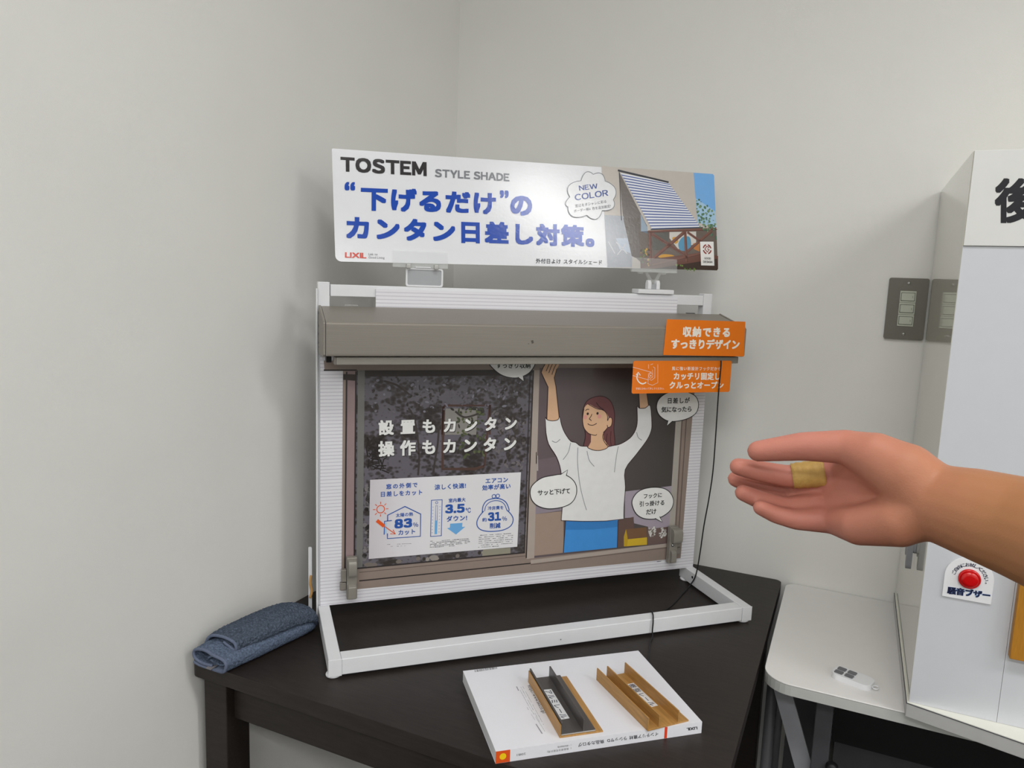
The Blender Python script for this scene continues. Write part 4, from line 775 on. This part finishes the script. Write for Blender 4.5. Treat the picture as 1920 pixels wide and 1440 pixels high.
b = MB(); b.tube(cord, .0013, M_black, 8); o = obj('pull_cord', b, None, smooth=True); tag(o, 'thin black cord hanging from the shade case and trailing over the stand base', 'cord')

# ------------------------------------------------------------------ catalogue
M_cover = mat('glossy_white_cover', (232, 232, 238), rough=.28, var=.008, coat=.15)
M_pages = mat('page_edges', (214, 215, 218), rough=.7, var=.06, scale=20, stretch=(1, 1, 300))
BA = math.radians(40.695); BM = Matrix.Translation((.559, -.855, ZT)) @ Matrix.Rotation(BA, 4, 'Z')
book = thing('catalogue', 'thick white softcover catalogue lying face down on the dark table', 'book', BM)
BT, BL2, BW = .0175, .3045, .2100
b = MB(); b.prism([(.0005, .0004), (BL2 - .0005, .0004), (BL2 - .0005, BW - .001), (.0008, BW - .003)], .0006, BT - .0006, M_pages); obj('page_block', b, book)
b = MB(); b.box((0, -.0003, 0), (BL2, .0003, BT), M_cover); obj('spine', b, book)
b = MB(); b.prism([(0, .0004), (BL2, .0004), (BL2, BW), (.0008, BW - .002)], BT - .00055, BT, M_cover); obj('cover', b, book)
b = MB(); b.prism([(0, .0004), (BL2, .0004), (BL2, BW), (.0008, BW - .002)], 0, .00055, M_cover); obj('cover', b, book)
o = MB(); KK = I((60, 60, 66)); sm = frame((0, -.00035, 0), (1, 0, 0), (0, 0, 1))
write(o, 'インテリア建材 ラシッサD 商品カタログ', *[(0.2354, 0.01162), (0.11511, 0.01259), (0.23667, 0.00574)], KK, .00005, .02); s_ = obj('title_lettering', o, book); s_.matrix_local = sm; o = MB(); write(o, 'LIXIL', *[(0.297, 0.01112), (0.27997, 0.0114), (0.29779, 0.00672)], KK, .00005, .04)
s_ = obj('logo_lettering', o, book); s_.matrix_local = sm; o = MB()
write(o, '(高級感住宅設計用)', *[(0.10589, 0.00804), (0.07153, 0.00794), (0.10606, 0.00474)], KK, .00005, .0); write(o, '(一般住宅設計用)', *[(0.10567, 0.01256), (0.08613, 0.01263), (0.10581, 0.00968)], KK, .00005, .0); s_ = obj('note_lettering', o, book); s_.matrix_local = sm; o = MB(); write(o, '2018.1', *[(0.0412, 0.00973), (0.02887, 0.00961), (0.04152, 0.00667)], KK, .00005, .0)
s_ = obj('date_lettering', o, book); s_.matrix_local = sm; o = MB()
s0, s1 = [(0.24547, 0.0125), (0.24983, 0.01187)]; o.poly([(s0[0], .0002), (s1[0], .0002), (s1[0], BT), (s0[0], BT)], I((222, 70, 40)), .00005)
s_ = obj('spine_band', o, book, label='red band'); s_.matrix_local = sm; o = MB()
s0 = [(0.01969, 0.00902)][0]; o.poly([(.0, .0002), (s0[0], .0002), (s0[0], BT), (.0, BT)], I((226, 88, 34)), .00005); o.disc((s0[0] / 2, BT * .52), .0046, I((248, 206, 30)), .0001, 24)
s_ = obj('spine_mark', o, book, label='orange square with yellow dot'); s_.matrix_local = sm
o = MB()
write(o, 'https://www.lixil.co.jp/', *[(q[0], q[1]) for q in [(0.08623, 0.14379), (0.08586, 0.06706), (0.09345, 0.14624)]], KK, BT + .0001, .012)
obj('address_lettering', o, book); o = MB()
bc = [(0.01914, 0.20687), (0.05579, 0.20944), (0.01847, 0.20012)]; b0, b1, b2 = (Vector(v) for v in bc); random.seed(9); x = 0
while x < 1:
    w_ = random.uniform(.008, .03); p0 = b0.lerp(b1, x); o.poly([p0, p0 + (b1 - b0) * w_, p0 + (b1 - b0) * w_ + (b2 - b0), p0 + (b2 - b0)], KK, BT + .0001); x += w_ + random.uniform(.012, .03)
obj('barcode', o, book); o = MB()
LG = I((150, 150, 158))
for qd, r_ in (([(0.08027, 0.14389), (0.08035, 0.0428), (0.07348, 0.14338)], 3), ([(0.07355, 0.0899), (0.07713, 0.02695), (0.07006, 0.08885)], 2)): smallprint(o, qd, r_, LG, BT + .0001, .0006, .8)
for qd in ([(0.07091, 0.14595), (0.07074, 0.13408)], [(0.07039, 0.04674), (0.07189, 0.02327)]): o.ribbon(qd, .0016, LG, BT + .0001)
obj('cover_print', o, book)
# ------------------------------------------------------------------ rail samples on the catalogue
M_oak = mat('honey_oak_plastic', (176, 132, 74), rough=.42, var=.16, scale=22, stretch=(14, 1.2, 14))
M_dalu = mat('dark_grey_aluminium', (98, 94, 92), rough=.36, metal=.4, var=.06, stretch=(20, 1, 20))
M_cut = mat('cut_aluminium', (196, 196, 196), rough=.35, metal=.5)
def railp(t, name, prof, y0, y1, m, m_end=None, label=None):
    b = MB(); b.prism(prof, y0, y1, m, 'y'); return obj(name, b, t, bevel=.0004, label=label)
t = thing('aluminium_rail', 'dark grey aluminium channel set in a honey wood tray on the catalogue', 'rail sample', BM @ Matrix.Translation((0, 0, BT)))
railp(t, 'tray', [(.0920, 0), (.1555, 0), (.1555, .0022), (.0935, .0022), (.0935, .0190), (.0920, .0190)], .008, .155, M_oak, label='honey wood tray')
railp(t, 'channel', [(.0942, .0024), (.1450, .0024), (.1450, .0046), (.1284, .0046), (.1284, .0215), (.1262, .0215), (.1262, .0046), (.0964, .0046), (.0964, .0215), (.0942, .0215)], .010, .156, M_dalu, label='dark grey aluminium channel')
railp(t, 'cut_end', [(.0944, .0026), (.1448, .0026), (.1448, .0040), (.0944, .0040)], .0096, .0099, M_cut)
b = MB(); b.prism([(0.10538, 0.12046), (0.11784, 0.12007), (0.11865, 0.04245), (0.10558, 0.04195)], .0047, .0049, I((238, 238, 240))); lb = obj('paper_label', b, t)
o = MB(); write(o, 'アルミレール', *[(0.10687, 0.11699), (0.1076, 0.04355), (0.1154, 0.11746)], I((40, 44, 66)), .0050, .01); obj('lettering', o, lb)
t = thing('plastic_rail', 'honey wood coloured rail with three upright ribs on the right of the catalogue', 'rail sample', BM @ Matrix.Translation((0, 0, BT)) @ Matrix.Translation((.245, .07, 0)) @ Matrix.Rotation(math.radians(7.5), 4, 'Z') @ Matrix.Translation((-.245, -.07, 0)))
railp(t, 'rail', [(.2075, 0), (.2770, 0), (.2770, .0022), (.2600, .0022), (.2600, .0200), (.2582, .0200), (.2582, .0022), (.2275, .0022), (.2275, .0200), (.2257, .0200), (.2257, .0022), (.2093, .0022), (.2093, .0200), (.2075, .0200)], .000, .143, M_oak)
b = MB(); b.box((.2438, .046, .0023), (.2560, .112, .0025), I((238, 238, 240))); lb = obj('paper_label', b, t)
o = MB(); write(o, '樹脂レール', (.2452, .1100), (.2452, .0480), (.2545, .1100), I((40, 44, 66)), .0026, .012); obj('lettering', o, lb)

# ------------------------------------------------------------------ folded towel
def terry(name, col, strength):
    m = mat(name, col, rough=.95, var=.42, scale=330, bump=strength, bscale=420, spec=.1); return m
M_t1 = terry('blue_grey_terry', (92, 104, 124), .9); M_t2 = terry('slate_terry', (76, 85, 99), 1.0); M_hem = mat('towel_hem', (98, 108, 130), rough=.9, var=.1, scale=300, bump=.4, bscale=500)
def cloth(name, profs, m, parent, thick=.0040, disp=.0020, rough_k=5):
    """cloth lofted through folded cross-sections"""
    S = [spline(pf, False, rough_k) for pf in profs]; S = [list(r) for r in zip(*[spline(col, False, 9) for col in zip(*S)])]
    n = len(S[0]); b = MB(); vs = [q for r in S for q in r]; fs = []
    for i in range(len(S) - 1):
        for k in range(n - 1): fs.append((i * n + k, i * n + k + 1, (i + 1) * n + k + 1, (i + 1) * n + k))
    b.add(vs, fs, m); o = obj(name, b, parent, smooth=True)
    so = o.modifiers.new('solid', 'SOLIDIFY'); so.thickness = thick; so.offset = 0
    su = o.modifiers.new('sub', 'SUBSURF'); su.levels = 1; su.render_levels = 2
    tx = bpy.data.textures.new(name, 'CLOUDS'); tx.noise_scale = .0035; tx.noise_depth = 2
    dm = o.modifiers.new('pile', 'DISPLACE'); dm.texture = tx; dm.strength = disp; dm.mid_level = .5; dm.texture_coords = 'LOCAL'
    return o, S
tow = thing('towel', 'folded blue grey terry towel lying at the left end of the dark table', 'towel', Matrix.Translation((.065, -.771, ZT)))
lo_p = []
for y, dx, h, wd, k in ((-.086, -.011, .034, .070, 1.0), (-.065, -.009, .036, .072, 1.0), (-.03, -.003, .038, .074, 1.0), (.01, .003, .038, .074, 1.0), (.05, .010, .037, .073, 1.0), (.082, .016, .032, .068, .92), (.096, .018, .022, .058, .65), (.1005, .018, .012, .044, .4)):
    X = lambda u: dx + (u - .5) * wd
    lo_p.append([(X(.58), y, .0085 * k), (X(.30), y, .0078 * k), (X(.08), y, .0120 * k), (X(.02), y, .020 * k), (X(.10), y, h - .006 * k), (X(.38), y, h - .003 * k), (X(.62), y, h - .007 * k), (X(.86), y, h - .009 * k), (X(.98), y, h * .62), (X(1.0), y, .014 * k), (X(.90), y, .0038), (X(.55), y, .0030), (X(.2), y, .0030), (X(.03), y, .0062 * k)])
lf, S1_ = cloth('lower_fold', lo_p, M_t1, tow)
in_p = []
for y, dx, h in ((-.082, -.011, .024), (-.04, -.004, .026), (.03, .008, .024), (.07, .014, .021)):
    in_p.append([(dx - .006, y, .0125), (dx + .010, y, .0095), (dx + .024, y, .0120), (dx + .026, y, .019), (dx + .012, y, h), (dx - .002, y, h - .004), (dx - .010, y, h - .009)])
cloth('inner_fold', in_p, M_t1, tow)
up_p = []
for y, dx, z0, h, wd in ((-.060, -.013, .0365, .009, .064), (-.042, -.010, .0380, .013, .068), (-.01, -.002, .0390, .016, .074), (.03, .006, .0395, .018, .076), (.065, .013, .0375, .018, .075), (.090, .018, .0300, .016, .070), (.102, .019, .0180, .012, .056), (.1065, .019, .0100, .004, .040)):
    X = lambda u: dx + (u - .5) * wd
    up_p.append([(X(.60), y, z0 + .0005), (X(.80), y, z0 - .0045), (X(.95), y, z0 - .0075), (X(1.01), y, z0 - .0035), (X(.95), y, z0 + h * .50), (X(.68), y, z0 + h * .92), (X(.38), y, z0 + h * .85), (X(.15), y, z0 + h * .35), (X(.01), y, z0 * .80), (X(-.04), y, z0 * .55)])
uf, S2_ = cloth('upper_fold', up_p, M_t2, tow, .0046, .0042)
b = MB(); b.tube([(q[0], q[1] - .001, q[2]) for q in S1_[0]], .0026, M_hem, 8); obj('hem', b, lf, smooth=True)
b = MB(); b.tube([(q[0], q[1] - .001, q[2]) for q in S2_[0]], .0026, M_hem, 8); obj('hem', b, uf, smooth=True)
b = MB(); b.prism(rrect(-.012, -.0945, -.001, -.070, .001), .0060, .0070, mat('grey_care_label', (128, 124, 126), rough=.8, var=.1, scale=200)); obj('care_label', b, tow, label='grey care label')
b = MB(); b.prism(rrect(.004, -.0930, .020, -.070, .001), .0060, .0074, M_hem); obj('loop', b, tow)

# ------------------------------------------------------------------ person's right arm reaching in from the right
def rcone(p0, p1, r0, r1, bm, n=20, k=8):
    """tapered capsule"""
    p0 = Vector(p0); p1 = Vector(p1); d = (p1 - p0); L_ = d.length; d.normalize(); u = d.orthogonal().normalized(); v = d.cross(u)
    rings = []
    for i in range(1, k): a = -math.pi / 2 + (math.pi / 2) * i / k; rings.append((p0 + d * r0 * math.sin(a), r0 * math.cos(a)))
    rings.append((p0, r0)); rings.append((p1, r1))
    for i in range(1, k): a = (math.pi / 2) * i / k; rings.append((p1 + d * r1 * math.sin(a), r1 * math.cos(a)))
    rows = [[bm.verts.new(c + (u * math.cos(2 * math.pi * j / n) + v * math.sin(2 * math.pi * j / n)) * r) for j in range(n)] for c, r in rings]
    s = bm.verts.new(p0 - d * r0); e = bm.verts.new(p1 + d * r1)
    for a, b_ in zip(rows, rows[1:]):
        for j in range(n): bm.faces.new((a[j], a[(j + 1) % n], b_[(j + 1) % n], b_[j]))
    for j in range(n): bm.faces.new((s, rows[0][(j + 1) % n], rows[0][j])); bm.faces.new((e, rows[-1][j], rows[-1][(j + 1) % n]))
HJ = {
    'f0': (1.0809, -1.2201, 1.2032, 0.037),
    'f1': (1.0366, -1.1781, 1.2028, 0.03),
    'f2': (1.013, -1.1642, 1.2044, 0.0272),
    'w': (0.9921, -1.1515, 1.2048, 0.024),
    'pi': (0.9685, -1.1388, 1.2127, 0.015),
    'im': (0.9377, -1.1093, 1.2071, 0.0098),
    'pm': (0.9678, -1.1318, 1.2023, 0.015),
    'mm': (0.9316, -1.1054, 1.193, 0.0098),
    'pr': (0.9686, -1.1351, 1.1935, 0.015),
    'rm': (0.9318, -1.1137, 1.1823, 0.0098),
    'pl': (0.9705, -1.146, 1.1892, 0.015),
    'lm': (0.9358, -1.124, 1.1754, 0.01),
    'th0': (0.9756, -1.15, 1.2195, 0.0205),
    'th1': (0.9577, -1.1437, 1.2272, 0.0165),
    'th2': (0.9402, -1.1367, 1.2305, 0.0118),
    'th3': (0.9125, -1.1355, 1.2271, 0.01),
    'th4': (0.8838, -1.1363, 1.2201, 0.0076),
    'web': (0.951, -1.1315, 1.2183, 0.012),
    'hy0': (0.9746, -1.155, 1.1904, 0.017),
    'hy1': (0.9525, -1.1445, 1.1803, 0.0135),
    'i1': (0.9037, -1.1138, 1.1995, 0.0083),
    'i2': (0.8823, -1.1209, 1.2024, 0.0076),
    'i3': (0.87, -1.1261, 1.2048, 0.0066),
    'm1': (0.9005, -1.0999, 1.1841, 0.008),
    'm2': (0.8798, -1.1054, 1.1879, 0.0073),
    'm3': (0.8671, -1.1107, 1.1915, 0.0064),
    'r1': (0.9037, -1.1173, 1.1771, 0.0078),
    'r2': (0.8862, -1.1213, 1.1813, 0.007),
    'r3': (0.8747, -1.1258, 1.1858, 0.0062),
    'l1': (0.9124, -1.1284, 1.1727, 0.0074),
    'l2': (0.8986, -1.131, 1.1749, 0.0065),
    'l3': (0.8885, -1.135, 1.1794, 0.0057)}
CHAINS = (('f0', 'f1', 'f2', 'w'), ('w', 'pi', 'im'), ('w', 'pm', 'mm'), ('w', 'pr', 'rm'), ('w', 'pl', 'lm'), ('w', 'th0', 'th1', 'th2', 'th3', 'th4'), ('w', 'hy0', 'hy1', 'lm'), ('pi', 'mm'), ('pm', 'rm'), ('pr', 'lm'), ('pm', 'im'), ('th0', 'web', 'im'),
          ('im', 'i1', 'i2', 'i3'), ('mm', 'm1', 'm2', 'm3'), ('rm', 'r1', 'r2', 'r3'), ('lm', 'l1', 'l2', 'l3'))
bm = bmesh.new()
base = Vector(HJ['w'][:3])
for ch in CHAINS:
    for a, b_ in zip(ch, ch[1:]):
        rcone(Vector(HJ[a][:3]) - base, Vector(HJ[b_][:3]) - base, HJ[a][3], HJ[b_][3], bm)
me = bpy.data.meshes.new('person'); bm.to_mesh(me); bm.free()
tmp = bpy.data.objects.new('arm_blank', me); COL.objects.link(tmp)
rm = tmp.modifiers.new('remesh', 'REMESH'); rm.mode = 'VOXEL'; rm.voxel_size = .0013; rm.use_smooth_shade = True
sm_ = tmp.modifiers.new('smooth', 'SMOOTH'); sm_.iterations = 20; sm_.factor = .5
dg = bpy.context.evaluated_depsgraph_get(); me2 = bpy.data.meshes.new_from_object(tmp.evaluated_get(dg)); bpy.data.objects.remove(tmp)
person = bpy.data.objects.new('person', me2); COL.objects.link(person); person.location = (base.x, base.y, base.z)
me2.polygons.foreach_set('use_smooth', [True] * len(me2.polygons))
def skin():
    m = mat('skin', (180, 120, 90), rough=.5, var=.05, scale=60, bump=.15, bscale=900, spec=.35); nt = m.node_tree; N = nt.nodes; L = nt.links; b = N['Principled BSDF']
    tc = N.new('ShaderNodeTexCoord'); mp = N.new('ShaderNodeVectorMath'); mp.operation = 'DOT_PRODUCT'
    d = (Vector(HJ['mm'][:3]) - base).normalized(); mp.inputs[1].default_value = d; L.new(tc.outputs['Object'], mp.inputs[0])
    mr = N.new('ShaderNodeMapRange'); mr.interpolation_type = 'SMOOTHSTEP'; mr.inputs['From Min'].default_value = -.07; mr.inputs['From Max'].default_value = .08; mr.inputs['To Min'].default_value = -.12; mr.inputs['To Max'].default_value = .88; L.new(mp.outputs['Value'], mr.inputs['Value'])
    nz = N.new('ShaderNodeTexNoise'); nz.inputs['Scale'].default_value = 35; L.new(tc.outputs['Object'], nz.inputs['Vector'])
    ad = N.new('ShaderNodeMath'); ad.operation = 'MULTIPLY_ADD'; ad.inputs[1].default_value = .25; L.new(nz.outputs['Fac'], ad.inputs[0]); L.new(mr.outputs[0], ad.inputs[2])
    mx = N.new('ShaderNodeMix'); mx.data_type = 'RGBA'; mx.inputs[6].default_value = rgb((166, 115, 77)); mx.inputs[7].default_value = rgb((188, 122, 106))
    L.new(ad.outputs[0], mx.inputs[0]); L.new(mx.outputs[2], b.inputs['Base Color'])
    b.inputs['Subsurface Weight'].default_value = .15; b.inputs['Subsurface Radius'].default_value = (.012, .004, .002); b.inputs['Subsurface Scale'].default_value = .5
    return m
me2.materials.clear(); me2.materials.append(skin()); me2.polygons.foreach_set('material_index', [0] * len(me2.polygons))
tag(person, "person's bare right forearm and open hand reaching in from the right", 'person')
b = MB(); i0 = Vector(HJ['im'][:3]) - base; i1 = Vector(HJ['i1'][:3]) - base; r0, r1 = HJ['im'][3], HJ['i1'][3]
path = []; rads = []
for k in range(13):
    u = .30 + .62 * k / 12; path.append(i0.lerp(i1, u)); rads.append((r0 + (r1 - r0) * u) + .0007 + .0003 * math.sin(k * 2.1))
b.tube(path, rads, mat('yellow_bandage', (190, 154, 84), rough=.6, var=.1, scale=200, bump=.3, bscale=600), 24, True); o = obj('finger_bandage', b, person, smooth=True, label='yellow bandage around the index finger')
